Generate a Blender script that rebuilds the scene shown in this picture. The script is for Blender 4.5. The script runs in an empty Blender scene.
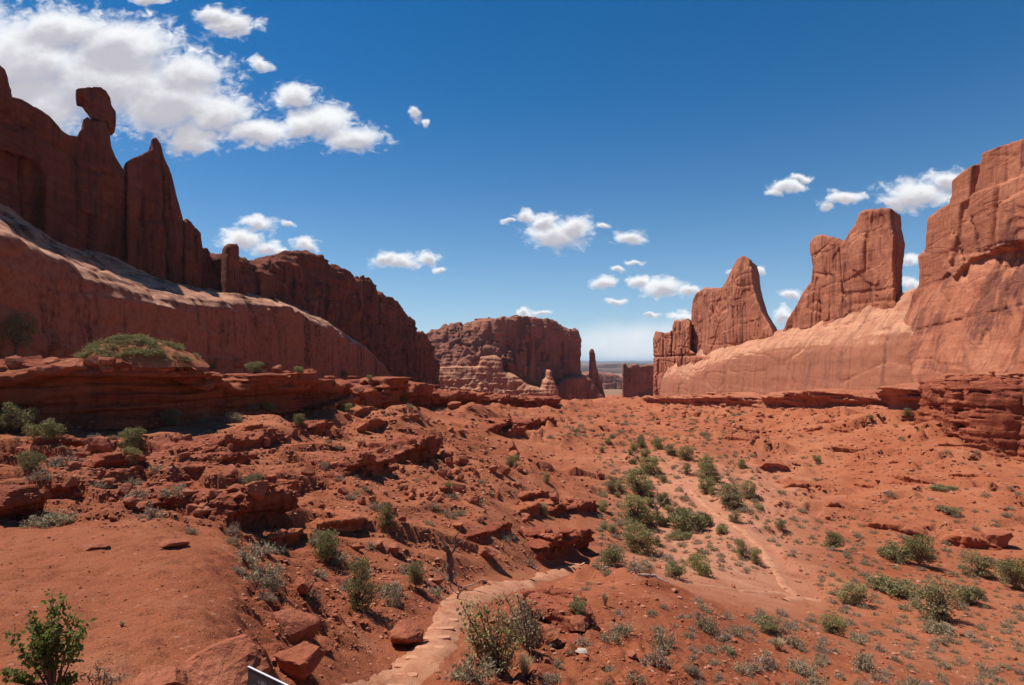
import bpy, math, random, time
import numpy as np
from mathutils import Vector

T_START = time.time()
C = bpy.context.scene.collection
SC = bpy.context.scene
R = math.radians
rng = np.random.default_rng(7)
random.seed(7)
F, CX, HY, W_, H_ = 610.0, 512.0, 363.0, 1024, 685   # focal length in px, principal column, horizon row

# ---------------------------------------------------------------- camera
cam = bpy.data.cameras.new("camera")
cam.sensor_width = 36.0
cam.lens = F / W_ * 36.0
cam.shift_y = (HY - H_ / 2) / W_
cam.clip_start = 0.05
cam.clip_end = 100000
camo = bpy.data.objects.new("camera", cam)
camo.rotation_euler = (R(90), 0, 0)
C.objects.link(camo)
SC.camera = camo

# ---------------------------------------------------------------- sun, sky, exposure
SUN_EL, SUN_AZ = R(62), R(-66)          # azimuth from +Y, negative = to the left
sdir = Vector((math.sin(SUN_AZ) * math.cos(SUN_EL), math.cos(SUN_AZ) * math.cos(SUN_EL), math.sin(SUN_EL)))
sl = bpy.data.lights.new("sun", 'SUN')
sl.energy = 5.0
sl.angle = R(0.53)
sl.color = (1.0, 0.95, 0.88)
so = bpy.data.objects.new("sun", sl)
so.rotation_euler = sdir.to_track_quat('Z', 'Y').to_euler()
so.location = (-200, 60, 300)
C.objects.link(so)

SC.view_settings.view_transform = 'Standard'
SC.view_settings.look = 'None'
SC.view_settings.gamma = 1.0
SC.view_settings.exposure = 0.26
SC.view_settings.use_curve_mapping = False
SC.render.engine = 'CYCLES'
SC.cycles.max_bounces = 4
SC.cycles.diffuse_bounces = 2
SC.cycles.glossy_bounces = 1
SC.cycles.transparent_max_bounces = 4
SC.cycles.use_adaptive_sampling = True
SC.cycles.use_denoising = True

world = bpy.data.worlds.new("World")
SC.world = world
world.use_nodes = True


class NT:
    """small helper for building node trees"""
    def __init__(s, tree):
        s.t = tree

    def n(s, typ, **kw):
        nd = s.t.nodes.new(typ)
        for k, v in kw.items():
            setattr(nd, k, v)
        return nd

    def link(s, a, b):
        s.t.links.new(a, b)

    def put(s, sock, v):
        if isinstance(v, bpy.types.NodeSocket):
            s.link(v, sock)
        elif v is not None:
            sock.default_value = v

    def math(s, op, a, b=None, c=None, clamp=False):
        m = s.n('ShaderNodeMath', operation=op, use_clamp=clamp)
        s.put(m.inputs[0], a)
        s.put(m.inputs[1], b)
        s.put(m.inputs[2], c)
        return m.outputs[0]

    def vmath(s, op, a, b=None, out=0):
        m = s.n('ShaderNodeVectorMath', operation=op)
        s.put(m.inputs[0], a)
        s.put(m.inputs[1], b)
        return m.outputs['Value'] if op in ('LENGTH', 'DOT_PRODUCT', 'DISTANCE') else m.outputs[0]

    def noise(s, vec, scale, detail=4, rough=0.55, dist=0.0):
        m = s.n('ShaderNodeTexNoise')
        s.put(m.inputs['Vector'], vec)
        m.inputs['Scale'].default_value = scale
        m.inputs['Detail'].default_value = detail
        m.inputs['Roughness'].default_value = rough
        m.inputs['Distortion'].default_value = dist
        return m.outputs['Fac']

    def ramp(s, fac, stops, mode='LINEAR'):
        m = s.n('ShaderNodeValToRGB')
        m.color_ramp.interpolation = mode
        el = m.color_ramp.elements
        while len(el) < len(stops):
            el.new(0.5)
        for e, (p, c) in zip(el, stops):
            e.position = p
            e.color = (c, c, c, 1) if isinstance(c, (int, float)) else (*c, 1)
        s.put(m.inputs[0], fac)
        return m.outputs[0]

    def mix(s, fac, a, b, blend='MIX'):
        m = s.n('ShaderNodeMix', data_type='RGBA', blend_type=blend)
        s.put(m.inputs[0], fac)
        s.put(m.inputs[6], (*a, 1) if isinstance(a, tuple) else a)
        s.put(m.inputs[7], (*b, 1) if isinstance(b, tuple) else b)
        return m.outputs[2]

    def smooth(s, v, lo, hi):
        m = s.n('ShaderNodeMapRange', interpolation_type='SMOOTHSTEP')
        s.put(m.inputs[0], v)
        m.inputs[1].default_value = lo
        m.inputs[2].default_value = hi
        return m.outputs[0]


# clouds live in the sky itself, by direction: (column, row, half width, half height)
CLOUDS = [
    (-60, 40, 95, 75), (25, 55, 75, 52), (60, 28, 62, 24), (105, 75, 92, 52), (165, 98, 78, 44), (120, 44, 75, 30),
    (215, 112, 46, 27), (190, 138, 34, 20), (258, 131, 44, 17), (190, 72, 48, 22), (30, 105, 80, 45),
    (297, 96, 24, 17), (322, 120, 38, 22), (352, 138, 36, 16), (300, 125, 26, 16),
    (232, 24, 32, 15), (213, 15, 22, 10), (260, 64, 12, 10), (150, -2, 26, 7),
    (256, 224, 22, 7.5), (244, 239, 26, 11), (268, 247, 20, 8), (306, 244, 15, 8), (287, 226, 9, 3.2), (283, 249, 12, 5),
    (398, 261, 27, 9), (428, 259, 12, 8), (439, 270, 9, 4.0), (385, 258, 14, 7),
    (416, 114, 8, 9), (426, 123, 8, 5),
    (556, 235, 32, 17), (527, 217, 13, 8), (576, 228, 20, 14), (508, 221, 9, 3.0), (602, 226, 9, 4), (545, 222, 16, 10),
    (630, 239, 19, 10), (605, 282, 14, 8), (618, 270, 11, 4), (633, 261, 10, 3.2), (617, 302, 14, 4),
    (660, 285, 29, 11), (688, 291, 14, 7), (640, 281, 12, 8),
    (681, 317, 18, 7), (652, 314, 9, 2.4), (525, 313, 9, 4.2), (540, 312, 9, 3.0),
    (788, 186, 20, 8), (777, 191, 11, 6), (802, 178, 11, 5),
    (845, 198, 24, 7), (828, 205, 10, 6),
    (918, 194, 42, 17), (948, 180, 30, 12), (895, 202, 18, 9),
    (911, 259, 14, 8), (912, 283, 14, 9), (790, 295, 17, 6), (784, 316, 14, 9), (757, 271, 8, 5), (737, 272, 9, 2.6),
    (1180, 120, 90, 26), (1330, 160, 60, 20), (-330, 120, 120, 40), (-240, 60, 60, 25),
]


def build_world():
    t = NT(world.node_tree)
    for nd in list(t.t.nodes):
        t.t.nodes.remove(nd)
    out = t.n('ShaderNodeOutputWorld')
    bg = t.n('ShaderNodeBackground')
    bg.inputs['Strength'].default_value = 0.075
    sky = t.n('ShaderNodeTexSky', sky_type='NISHITA')
    sky.sun_disc = False
    sky.sun_elevation = SUN_EL
    sky.sun_rotation = SUN_AZ
    sky.altitude = 1500
    sky.air_density = 1.0
    sky.dust_density = 0.3
    sky.ozone_density = 1.6
    hsv = t.n('ShaderNodeHueSaturation')
    hsv.inputs['Saturation'].default_value = 1.5
    hsv.inputs['Value'].default_value = 1.06
    t.link(sky.outputs[0], hsv.inputs['Color'])
    tc = t.n('ShaderNodeTexCoord')
    sep = t.n('ShaderNodeSeparateXYZ')
    t.link(tc.outputs['Generated'], sep.inputs[0])
    y = t.math('MAXIMUM', sep.outputs[1], 0.02)
    a = t.math('DIVIDE', sep.outputs[0], y)
    e = t.math('DIVIDE', sep.outputs[2], y)
    px = t.math('MULTIPLY_ADD', a, F, CX)
    py = t.math('MULTIPLY_ADD', e, -F, HY)
    cmb = t.n('ShaderNodeCombineXYZ')
    t.link(px, cmb.inputs[0])
    t.link(py, cmb.inputs[1])
    # ragged edges: warp the direction a little, then add fractal detail
    wn = t.n('ShaderNodeTexNoise')
    t.link(cmb.outputs[0], wn.inputs['Vector'])
    wn.inputs['Scale'].default_value = 0.05
    wn.inputs['Detail'].default_value = 5
    wv = t.vmath('SUBTRACT', wn.outputs['Color'], (0.5, 0.5, 0.5))
    wv = t.vmath('MULTIPLY', wv, (26, 15, 0))
    P = t.vmath('ADD', cmb.outputs[0], wv)

    def field(P, dy):
        cur = None
        for (x, yy, rx, ry) in CLOUDS:
            v = t.vmath('SUBTRACT', P, (x, yy + dy * ry, 0))
            v = t.vmath('MULTIPLY', v, (1 / rx, 1 / ry, 0))
            l = t.vmath('LENGTH', v)
            cur = l if cur is None else t.math('SMOOTH_MIN', cur, l, 0.22)
        return cur
    f0 = field(P, 0.0)
    f1 = field(P, 0.55)
    Pn = t.vmath('MULTIPLY', cmb.outputs[0], (1.0, 1.5, 1.0))
    nz = t.math('MULTIPLY_ADD', t.noise(Pn, 0.085, 3, 0.55, 0.6), 0.6, t.math('MULTIPLY', t.noise(Pn, 0.035, 3, 0.6, 0.5), 0.4))
    nz2 = t.noise(Pn, 0.02, 4, 0.6)
    nn = t.math('MULTIPLY_ADD', nz, 2.4, -1.17)
    nn = t.math('MULTIPLY', nn, t.smooth(f0, 0.40, 1.0))
    d = t.math('SUBTRACT', t.math('ADD', 1.0, nn), f0)
    mask = t.math('POWER', t.smooth(d, -0.15, 0.62), 1.25)
    d1 = t.math('SUBTRACT', t.math('MULTIPLY_ADD', nz2, 1.1, 0.42), f1)
    under = t.math('MULTIPLY', t.smooth(d1, 0.0, 0.75), 0.9)
    ccol = t.mix(under, (10.6, 10.8, 11.1), (5.6, 5.4, 6.0))
    # thin veil of far cloud low over the valley mouth
    veil = t.vmath('LENGTH', t.vmath('MULTIPLY', t.vmath('SUBTRACT', P, (642, 344, 0)), (1 / 115, 1 / 30, 0)))
    veil = t.math('MULTIPLY', t.smooth(t.math('SUBTRACT', 1.0, veil), 0.0, 0.8), t.math('MULTIPLY_ADD', nz2, 0.9, 0.35))
    low = t.math('POWER', 2.718, t.math('MULTIPLY', t.math('MAXIMUM', sep.outputs[2], 0.0), -6.5))
    hz = t.mix(t.math('MULTIPLY', low, 0.75), hsv.outputs[0], (5.2, 7.6, 10.2))
    skyv = t.mix(t.math('MULTIPLY', veil, 0.95), hz, (9.8, 10.2, 10.6))
    col = t.mix(mask, skyv, ccol)
    # nothing but plain sky below the horizon and behind
    front = t.smooth(sep.outputs[1], 0.03, 0.12)
    col = t.mix(front, hsv.outputs[0], col)
    t.link(col, bg.inputs['Color'])
    t.link(bg.outputs[0], out.inputs[0])


build_world()

# ---------------------------------------------------------------- numpy noise
_L = rng.random((64, 64, 64)).astype('f4').ravel() * 2 - 1


def vn(x, y, z, seed=0):
    """value noise -1..1"""
    x = np.asarray(x, 'f4') + seed * 17.31
    y = np.asarray(y, 'f4') + seed * 9.77
    z = np.asarray(z, 'f4') + seed * 5.13
    x, y, z = np.broadcast_arrays(x, y, z)
    i = np.floor(x); j = np.floor(y); k = np.floor(z)
    fx = x - i; fy = y - j; fz = z - k
    i = i.astype(np.int32) & 63; j = j.astype(np.int32) & 63; k = k.astype(np.int32) & 63
    i1 = ((i + 1) & 63) * 4096; j1 = ((j + 1) & 63) * 64; k1 = (k + 1) & 63
    i = i * 4096; j = j * 64
    fx = fx * fx * (3 - 2 * fx); fy = fy * fy * (3 - 2 * fy); fz = fz * fz * (3 - 2 * fz)
    a = _L[i + j + k]; a = a + (_L[i1 + j + k] - a) * fx
    b = _L[i + j1 + k]; b = b + (_L[i1 + j1 + k] - b) * fx
    a = a + (b - a) * fy
    c = _L[i + j + k1]; c = c + (_L[i1 + j + k1] - c) * fx
    d = _L[i + j1 + k1]; d = d + (_L[i1 + j1 + k1] - d) * fx
    c = c + (d - c) * fy
    return a + (c - a) * fz


def fbm(x, y, z, seed=0, octs=3, gain=0.5):
    s = 0.0; a = 1.0; f = 1.0
    for o in range(octs):
        s = s + a * vn(x * f, y * f, z * f, seed + o * 3.7)
        a *= gain; f *= 2.03
    return s


def sstep(x, lo, hi):
    t = np.clip((x - lo) / (hi - lo), 0, 1)
    return t * t * (3 - 2 * t)


def smax(a, b, k):
    h = np.maximum(k - np.abs(a - b), 0) / k
    return np.maximum(a, b) + h * h * k * 0.25


def smin(a, b, k):
    return -smax(-a, -b, k)


def poly_sd(x, y, pts):
    """signed distance of a 2D polygon (negative inside)"""
    p = np.asarray(pts, 'f4')
    d = np.full(np.broadcast(x, y).shape, 1e12, 'f4')
    s = np.ones_like(d)
    n = len(p)
    for i in range(n):
        j = (i - 1) % n
        ex, ey = p[j] - p[i]
        wx = x - p[i, 0]; wy = y - p[i, 1]
        t = np.clip((wx * ex + wy * ey) / (ex * ex + ey * ey + 1e-12), 0, 1)
        bx = wx - ex * t; by = wy - ey * t
        d = np.minimum(d, bx * bx + by * by)
        c1 = y >= p[i, 1]; c2 = y < p[j, 1]; c3 = ex * wy > ey * wx
        flip = (c1 & c2 & c3) | (~c1 & ~c2 & ~c3)
        s = np.where(flip, -s, s)
    return s * np.sqrt(d)


# ---------------------------------------------------------------- objects
def tag(o, label=None, cat=None, group=None, kind=None):
    if label: o['label'] = label
    if cat: o['category'] = cat
    if group: o['group'] = group
    if kind: o['kind'] = kind
    return o


def mesh_np(name, v, quads=None, tris=None, mat=None, parent=None, smooth=True, origin=None):
    v = np.asarray(v, 'f4')
    if origin is not None:
        v = v - np.asarray(origin, 'f4')
    me = bpy.data.meshes.new(name)
    fl = []; sizes = []
    if quads is not None and len(quads):
        fl.append(np.asarray(quads, np.int32).ravel()); sizes.append(np.full(len(quads), 4, np.int32))
    if tris is not None and len(tris):
        fl.append(np.asarray(tris, np.int32).ravel()); sizes.append(np.full(len(tris), 3, np.int32))
    fl = np.concatenate(fl); sizes = np.concatenate(sizes)
    st = np.concatenate([[0], np.cumsum(sizes)[:-1]]).astype(np.int32)
    me.vertices.add(len(v)); me.vertices.foreach_set('co', v.ravel())
    me.loops.add(len(fl)); me.loops.foreach_set('vertex_index', fl)
    me.polygons.add(len(sizes)); me.polygons.foreach_set('loop_start', st)
    me.polygons.foreach_set('loop_total', sizes)
    me.polygons.foreach_set('use_smooth', np.full(len(sizes), smooth))
    me.update(calc_edges=True)
    if mat: me.materials.append(mat)
    o = bpy.data.objects.new(name, me)
    if origin is not None: o.location = origin
    if parent: o.parent = parent
    C.objects.link(o)
    return o


def empty(name, loc, rz=0):
    o = bpy.data.objects.new(name, None)
    o.empty_display_size = 0.3
    o.location = loc; o.rotation_euler = (0, 0, rz)
    C.objects.link(o)
    return o


# ---------------------------------------------------------------- materials
def new_mat(name):
    m = bpy.data.materials.new(name)
    m.use_nodes = True
    t = NT(m.node_tree)
    b = m.node_tree.nodes['Principled BSDF']
    b.inputs['Roughness'].default_value = 0.95
    b.inputs['Specular IOR Level'].default_value = 0.12
    return m, t, b


def bump(t, b, h, strength, dist):
    n = t.n('ShaderNodeBump')
    n.inputs['Strength'].default_value = strength
    n.inputs['Distance'].default_value = dist
    t.put(n.inputs['Height'], h)
    t.link(n.outputs[0], b.inputs['Normal'])


def world_pos(t):
    return t.n('ShaderNodeNewGeometry').outputs['Position']


def rock_material(name, base, dark, pale, varnish=0.5, scale=1.0, bstr=0.7, bdist=0.25, crack=0.12, steep=None, deep=None, vcol=None, lines=0.32, scar=0.35):
    m, t, b = new_mat(name)
    P = world_pos(t)
    Pv = t.vmath('MULTIPLY', P, (1, 1, 0.10))      # stretched upright: streaks of desert varnish
    Ph = t.vmath('MULTIPLY', P, (0.10, 0.10, 1.0))  # stretched along: beds
    n1 = t.noise(P, 0.09 * scale, 6, 0.65)
    n2 = t.noise(Ph, 0.9 * scale, 4, 0.6)
    n3 = t.noise(P, 1.1 * scale, 7, 0.68)
    st = t.noise(Pv, 0.30 * scale, 6, 0.65, 0.6)
    st2 = t.noise(Pv, 1.3 * scale, 4, 0.6, 0.3)
    patch = t.noise(P, 0.07 * scale, 6, 0.62, 0.8)
    col = t.ramp(n1, [(0.3, dark), (0.5, base), (0.72, pale)])
    col = t.mix(t.math('MULTIPLY', t.smooth(n2, 0.52, 0.66), 0.5), col, pale)
    col = t.mix(t.math('MULTIPLY', t.smooth(n2, 0.46, 0.34), 0.4), col, dark)
    vcol = vcol or tuple(c * k for c, k in zip(dark, (0.52, 0.58, 0.75)))
    vb = t.math('MULTIPLY', t.smooth(st, 0.47, 0.62), t.math('MULTIPLY', t.smooth(patch, 0.40, 0.52), varnish))
    if steep:   # varnish coats steep faces, bare slopes stay pale; slick_left adds painted shade
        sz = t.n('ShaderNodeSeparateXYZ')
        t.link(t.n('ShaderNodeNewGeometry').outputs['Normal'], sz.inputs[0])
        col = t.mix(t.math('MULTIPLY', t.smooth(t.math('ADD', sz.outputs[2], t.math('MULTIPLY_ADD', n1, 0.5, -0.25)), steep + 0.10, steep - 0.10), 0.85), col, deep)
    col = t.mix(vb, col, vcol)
    col = t.mix(t.math('MULTIPLY', t.smooth(st2, 0.56, 0.70), t.math('MULTIPLY', t.smooth(patch, 0.55, 0.42), varnish * 0.6)), col, vcol)
    col = t.mix(t.math('MULTIPLY', t.smooth(n3, 0.62, 0.40), 0.45), col, tuple(c * 0.72 for c in base))
    # crisp upright cracks and bedding partings
    l1 = t.math('ABSOLUTE', t.math('SUBTRACT', t.noise(t.vmath('MULTIPLY', P, (1, 1, 0.16)), 0.16 * scale, 2, 0.5, 0.5), 0.5))
    l2 = t.math('ABSOLUTE', t.math('SUBTRACT', t.noise(t.vmath('MULTIPLY', P, (0.16, 0.16, 1.0)), 0.22 * scale, 2, 0.5, 0.6), 0.5))
    ln = t.math('MAXIMUM', t.smooth(l1, 0.010, 0.003), t.math('MULTIPLY', t.smooth(l2, 0.010, 0.003), 0.7))
    ln = t.math('MULTIPLY', ln, t.smooth(t.noise(P, 0.06 * scale, 2), 0.46, 0.56))
    col = t.mix(t.math('MULTIPLY', t.math('MULTIPLY', ln, t.smooth(n3, 0.35, 0.55)), lines), col, tuple(c * 0.35 for c in dark))
    # fresh scars where sheets have fallen
    col = t.mix(t.math('MULTIPLY', t.smooth(t.noise(P, 0.23 * scale, 4, 0.5, 1.5), 0.67, 0.70), scar), col, tuple(min(.6, c * 1.25) for c in pale))
    t.link(col, b.inputs['Base Color'])
    ck = t.n('ShaderNodeTexVoronoi', feature='DISTANCE_TO_EDGE')
    t.put(ck.inputs['Vector'], t.vmath('ADD', t.vmath('MULTIPLY', P, (0.5, 0.5, 0.3)), t.vmath('MULTIPLY', t.n('ShaderNodeTexNoise').outputs['Color'], (1.5, 1.5, 1.5))))
    ck.inputs['Scale'].default_value = 0.3 * scale
    h = t.math('ADD', t.math('MULTIPLY', n3, 1.0), t.math('MULTIPLY', n2, 0.9))
    h = t.math('ADD', h, t.math('MULTIPLY', st2, 0.8))
    h = t.math('SUBTRACT', h, t.math('MULTIPLY', ln, lines * 1.6))
    h = t.math('ADD', h, t.math('MULTIPLY', t.noise(P, 5.0 * scale, 5, 0.68), 0.3))
    h = t.math('ADD', h, t.math('MULTIPLY', t.smooth(ck.outputs['Distance'], 0.0, 0.02), crack))
    bump(t, b, h, bstr, bdist)
    return m


M = {}
M['rock_shadow'] = rock_material('shaded_red_sandstone', (0.20, 0.053, 0.026), (0.13, 0.034, 0.018), (0.27, 0.083, 0.041), 0.8, bstr=0.8, bdist=0.4)  # left wall red, its albedo lowered to deepen the shade there
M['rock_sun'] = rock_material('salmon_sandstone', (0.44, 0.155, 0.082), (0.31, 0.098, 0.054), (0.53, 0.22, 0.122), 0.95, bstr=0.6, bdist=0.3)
M['slick_left'] = rock_material('slickrock', (0.52, 0.245, 0.145), (0.30, 0.10, 0.055), (0.62, 0.34, 0.215), 1.0, scar=0.0, steep=0.55, deep=(0.24, 0.062, 0.027), vcol=(0.085, 0.028, 0.016))  # steep face darkened beyond varnish as shade, sloping top paled as sunlight
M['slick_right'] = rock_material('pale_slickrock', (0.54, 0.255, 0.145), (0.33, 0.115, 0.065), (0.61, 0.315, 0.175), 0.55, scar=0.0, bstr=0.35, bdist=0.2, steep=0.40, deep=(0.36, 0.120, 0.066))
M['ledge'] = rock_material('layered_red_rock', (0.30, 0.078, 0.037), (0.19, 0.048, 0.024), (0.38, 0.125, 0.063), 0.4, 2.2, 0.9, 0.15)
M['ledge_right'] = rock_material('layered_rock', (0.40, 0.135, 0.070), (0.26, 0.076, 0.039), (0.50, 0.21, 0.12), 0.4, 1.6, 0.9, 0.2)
M['far_rock'] = rock_material('far_sandstone', (0.33, 0.122, 0.075), (0.23, 0.082, 0.053), (0.42, 0.175, 0.105), 0.8, 0.5, 0.9, 0.6)
M['terrace'] = rock_material('soil_rock', (0.36, 0.105, 0.046), (0.26, 0.068, 0.030), (0.44, 0.155, 0.075), 0.15, 3.0, 0.9, 0.1, lines=0.0)
M['boulder'] = rock_material('boulder_rock', (0.37, 0.115, 0.058), (0.26, 0.075, 0.038), (0.46, 0.18, 0.098), 0.25, 5.0, 0.9, 0.06, lines=0.0)


def soil_material():
    m, t, b = new_mat('red_soil')
    P = world_pos(t)
    n1 = t.noise(P, 0.07, 5, 0.6)
    n2 = t.noise(P, 0.6, 6, 0.65)
    n3 = t.noise(P, 7.0, 6, 0.7)
    col = t.ramp(n1, [(0.30, (0.285, 0.076, 0.031)), (0.5, (0.35, 0.107, 0.047)), (0.72, (0.41, 0.150, 0.070))])
    col = t.mix(t.math('MULTIPLY', t.smooth(n2, 0.52, 0.72), 0.6), col, (0.42, 0.165, 0.085))
    col = t.mix(t.math('MULTIPLY', t.smooth(n2, 0.48, 0.28), 0.6), col, (0.22, 0.052, 0.024))
    col = t.mix(t.math('MULTIPLY', t.smooth(n3, 0.60, 0.75), 0.5), col, (0.50, 0.23, 0.135))
    col = t.mix(t.math('MULTIPLY', t.smooth(n3, 0.42, 0.27), 0.55), col, (0.17, 0.04, 0.02))
    n5 = t.noise(P, 26.0, 4, 0.7)
    col = t.mix(t.math('MULTIPLY', t.smooth(n5, 0.54, 0.70), 0.5), col, (0.50, 0.22, 0.13))
    col = t.mix(t.math('MULTIPLY', t.smooth(n5, 0.45, 0.30), 0.6), col, (0.16, 0.038, 0.018))
    # sandy wash floor is paler than the banks
    sp_ = t.n('ShaderNodeSeparateXYZ')
    t.link(P, sp_.inputs[0])
    ax_ = t.math('ABSOLUTE', t.math('SUBTRACT', t.math('DIVIDE', sp_.outputs[0], sp_.outputs[1]), 0.33))
    wsh = t.math('MULTIPLY', t.smooth(ax_, 0.24, 0.05), t.math('MULTIPLY', t.smooth(sp_.outputs[1], 24, 40), t.smooth(sp_.outputs[1], 115, 75)))
    col = t.mix(t.math('MULTIPLY', wsh, t.math('MULTIPLY_ADD', n2, 1.3, -0.05)), col, (0.52, 0.245, 0.145))
    # chips of paler stone
    vo = t.n('ShaderNodeTexVoronoi')
    t.put(vo.inputs['Vector'], P)
    vo.inputs['Scale'].default_value = 3.1
    chip = t.math('MULTIPLY', t.smooth(vo.outputs['Distance'], 0.16, 0.10), t.smooth(t.noise(P, 0.25, 3), 0.42, 0.56))
    col = t.mix(t.math('MULTIPLY', chip, 0.6), col, (0.55, 0.27, 0.18))
    # the far plain is a scrubby tan
    sep = t.n('ShaderNodeSeparateXYZ')
    t.link(P, sep.inputs[0])
    far = t.smooth(sep.outputs[1], 560, 900)
    col = t.mix(t.math('MULTIPLY', far, 0.75), col, t.ramp(t.noise(P, 0.004, 4), [(0.35, (0.16, 0.13, 0.08)), (0.65, (0.36, 0.21, 0.13))]))
    t.link(col, b.inputs['Base Color'])
    h = t.math('ADD', t.math('MULTIPLY', n2, 0.8), t.math('MULTIPLY', n3, 0.42))
    h = t.math('ADD', h, t.math('MULTIPLY', n5, 0.30))
    h = t.math('ADD', h, t.math('MULTIPLY', chip, 0.1))
    bump(t, b, h, 1.0, 0.16)
    return m


M['soil'] = soil_material()

# ---------------------------------------------------------------- terrain: rows seen at a column and distance
G = [  # (column, row, distance)
    # foreground slab of packed sand on the left, and its drop to the right
    (-60, 690, 5), (120, 688, 5), (0, 600, 9), (120, 602, 9.5), (215, 603, 9.5), (0, 531, 15.5), (120, 529, 16), (215, 543, 15),
    (225, 645, 7.3), (200, 680, 6), (275, 690, 8.6), (265, 640, 10), (300, 600, 13.5), (320, 670, 10), (330, 620, 14.2),
    (0, 505, 20), (120, 508, 21),
    # steps and the gully beneath the viewpoint
    (400, 690, 12), (400, 640, 15), (435, 655, 13.4), (450, 618, 17.2), (380, 600, 17.2), (520, 685, 13), (500, 640, 16.2), (650, 660, 16.5),
    (650, 700, 14), (560, 602, 23), (600, 620, 20), (700, 640, 20), (560, 573, 32), (520, 585, 27), (460, 600, 20), (440, 580, 22),
    # lower right flat
    (790, 599, 36), (650, 580, 33), (720, 592, 33), (780, 682, 17.5), (900, 680, 20.5), (1020, 680, 24), (1020, 605, 38), (900, 602, 38),
    (800, 640, 24), (900, 640, 28),
    # the wash with its path
    (770, 561, 46), (735, 526, 56), (700, 500, 66), (690, 480, 76), (690, 450, 105), (640, 480, 78), (650, 541, 52), (640, 510, 62),
    (670, 430, 140), (620, 420, 185), (590, 408, 250), (615, 400, 330), (640, 413, 250),
    # right slope up to the bench
    (800, 520, 62), (900, 532, 58), (1000, 532, 58), (900, 480, 80), (1000, 500, 68), (1000, 463, 83), (900, 440, 100), (800, 470, 95), (850, 421, 118), (750, 421, 160), (700, 417, 205), (930, 442, 92), (960, 464, 83), (800, 421, 136),
    (850, 410, 131), (750, 407, 188), (700, 406, 240), (900, 412, 114), (850, 402, 165), (750, 401, 235), (690, 402, 300), (930, 402, 128), (1024, 395, 112), (660, 404, 300),
    
    
    # left slope and rubble
    (0, 470, 30), (100, 471, 30), (200, 462, 34), (0, 432, 41), (100, 434, 43), (200, 424, 49), (300, 414, 63), (400, 408, 93),
    (480, 405, 156), (550, 408, 225), (200, 503, 22.5), (100, 500, 23),
    (0, 368, 50), (100, 368, 52), (200, 372, 58), (300, 383, 76), (400, 392, 112), (480, 399, 180), (550, 404, 250),
    (0, 359, 66), (100, 363, 60), (50, 361, 85), (150, 366, 75), (200, 368, 95), (280, 377, 120), (350, 381, 180), (430, 392, 300), (100, 364, 110),
    (500, 402, 300), (500, 403, 400), (580, 403, 400), (430, 396, 420),
    (300, 482, 32), (300, 522, 24), (250, 522, 22), (300, 562, 18.5), (400, 562, 22.5), (400, 500, 33), (400, 450, 52), (480, 521, 34),
    (480, 450, 75), (480, 430, 100), (560, 541, 41), (560, 500, 56), (560, 460, 88), (560, 430, 135), (600, 560, 38), (600, 521, 52), (600, 482, 77),
    (350, 430, 66), (400, 418, 78),
]
for pxx in (-420, -100, 150, 400, 620, 850, 1150, 1450):
    near = {-420: 2.2, -100: 2.2, 150: 2.2, 400: 3.6, 620: 4.0, 850: 4.2, 1150: 4.4, 1450: 4.4}[pxx]
    G += [(pxx, 363 + 1.75 / 1.3 * 610, 1.3), (pxx, 363 + (near + 0.1) / 4.2 * 610, 4.2)]
    for yy, rr in ((600, 396), (1100, 391), (3000, 374), (9000, 366.6), (26000, 364.3)):
        G.append((pxx, rr, yy))
G += [(-300, 600, 9), (-300, 530, 16), (-300, 470, 30), (-300, 432, 36), (-300, 366, 45), (-300, 360, 66), (-300, 362, 200), (0, 366, 200), (200, 372, 260),
      (1250, 640, 28), (1250, 560, 48), (1250, 500, 66), (1250, 460, 78), (1250, 380, 92), (1250, 372, 130), (1250, 378, 250), (1024, 384, 250), (850, 389, 350), (690, 399, 440), (640, 398.5, 470)]
G = np.array(G, float)


def tcoord(px, Y):
    return np.stack([px / 170.0, np.log(Y) / 0.5], -1)


def tps_fit(P, v, lam=0.02):
    n = len(P)
    d2 = ((P[:, None] - P[None]) ** 2).sum(-1)
    K = np.where(d2 > 0, 0.5 * d2 * np.log(d2 + 1e-12), 0) + lam * np.eye(n)
    A = np.zeros((n + 3, n + 3))
    A[:n, :n] = K; A[:n, n] = 1; A[:n, n + 1:] = P
    A[n, :n] = 1; A[n + 1:, :n] = P.T
    return np.linalg.solve(A, np.concatenate([v, np.zeros(3)]))


GP = tcoord(G[:, 0], G[:, 2])
GZ = -(G[:, 1] - HY) / F * G[:, 2]
# heights are fitted in a scale that grows with distance so that all distances count alike
GS = (G[:, 2] + 15.0)
TW = tps_fit(GP, GZ / GS)


def tps_eval(px, Y):
    Q = tcoord(px, Y).reshape(-1, 2)
    out = np.zeros(len(Q))
    for s in range(0, len(Q), 40000):
        q = Q[s:s + 40000]
        d2 = ((q[:, None] - GP[None]) ** 2).sum(-1)
        K = 0.5 * d2 * np.log(d2 + 1e-12)
        out[s:s + 40000] = K @ TW[:-3] + TW[-3] + q @ TW[-2:]
    return out.reshape(np.shape(px)) * (Y + 15.0)


# grid in (column, log distance)
cols = np.concatenate([np.arange(-520, -60, 7.0), np.arange(-60, 1086, 1.7), np.arange(1086, 1560, 7.0)])
ly = [math.log(1.15)]
while ly[-1] < math.log(26000):
    Yc = math.exp(ly[-1])
    ly.append(ly[-1] + (0.012 if Yc < 4 else 0.0058 if Yc < 120 else 0.008 if Yc < 420 else 0.03))
ly = np.array(ly)
# coarse fit, then interpolated to the fine grid
cc = np.linspace(cols[0], cols[-1], 150)
cl = np.linspace(ly[0], ly[-1], 160)
ZC = tps_eval(*np.meshgrid(cc, np.exp(cl), indexing='ij'))


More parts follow.
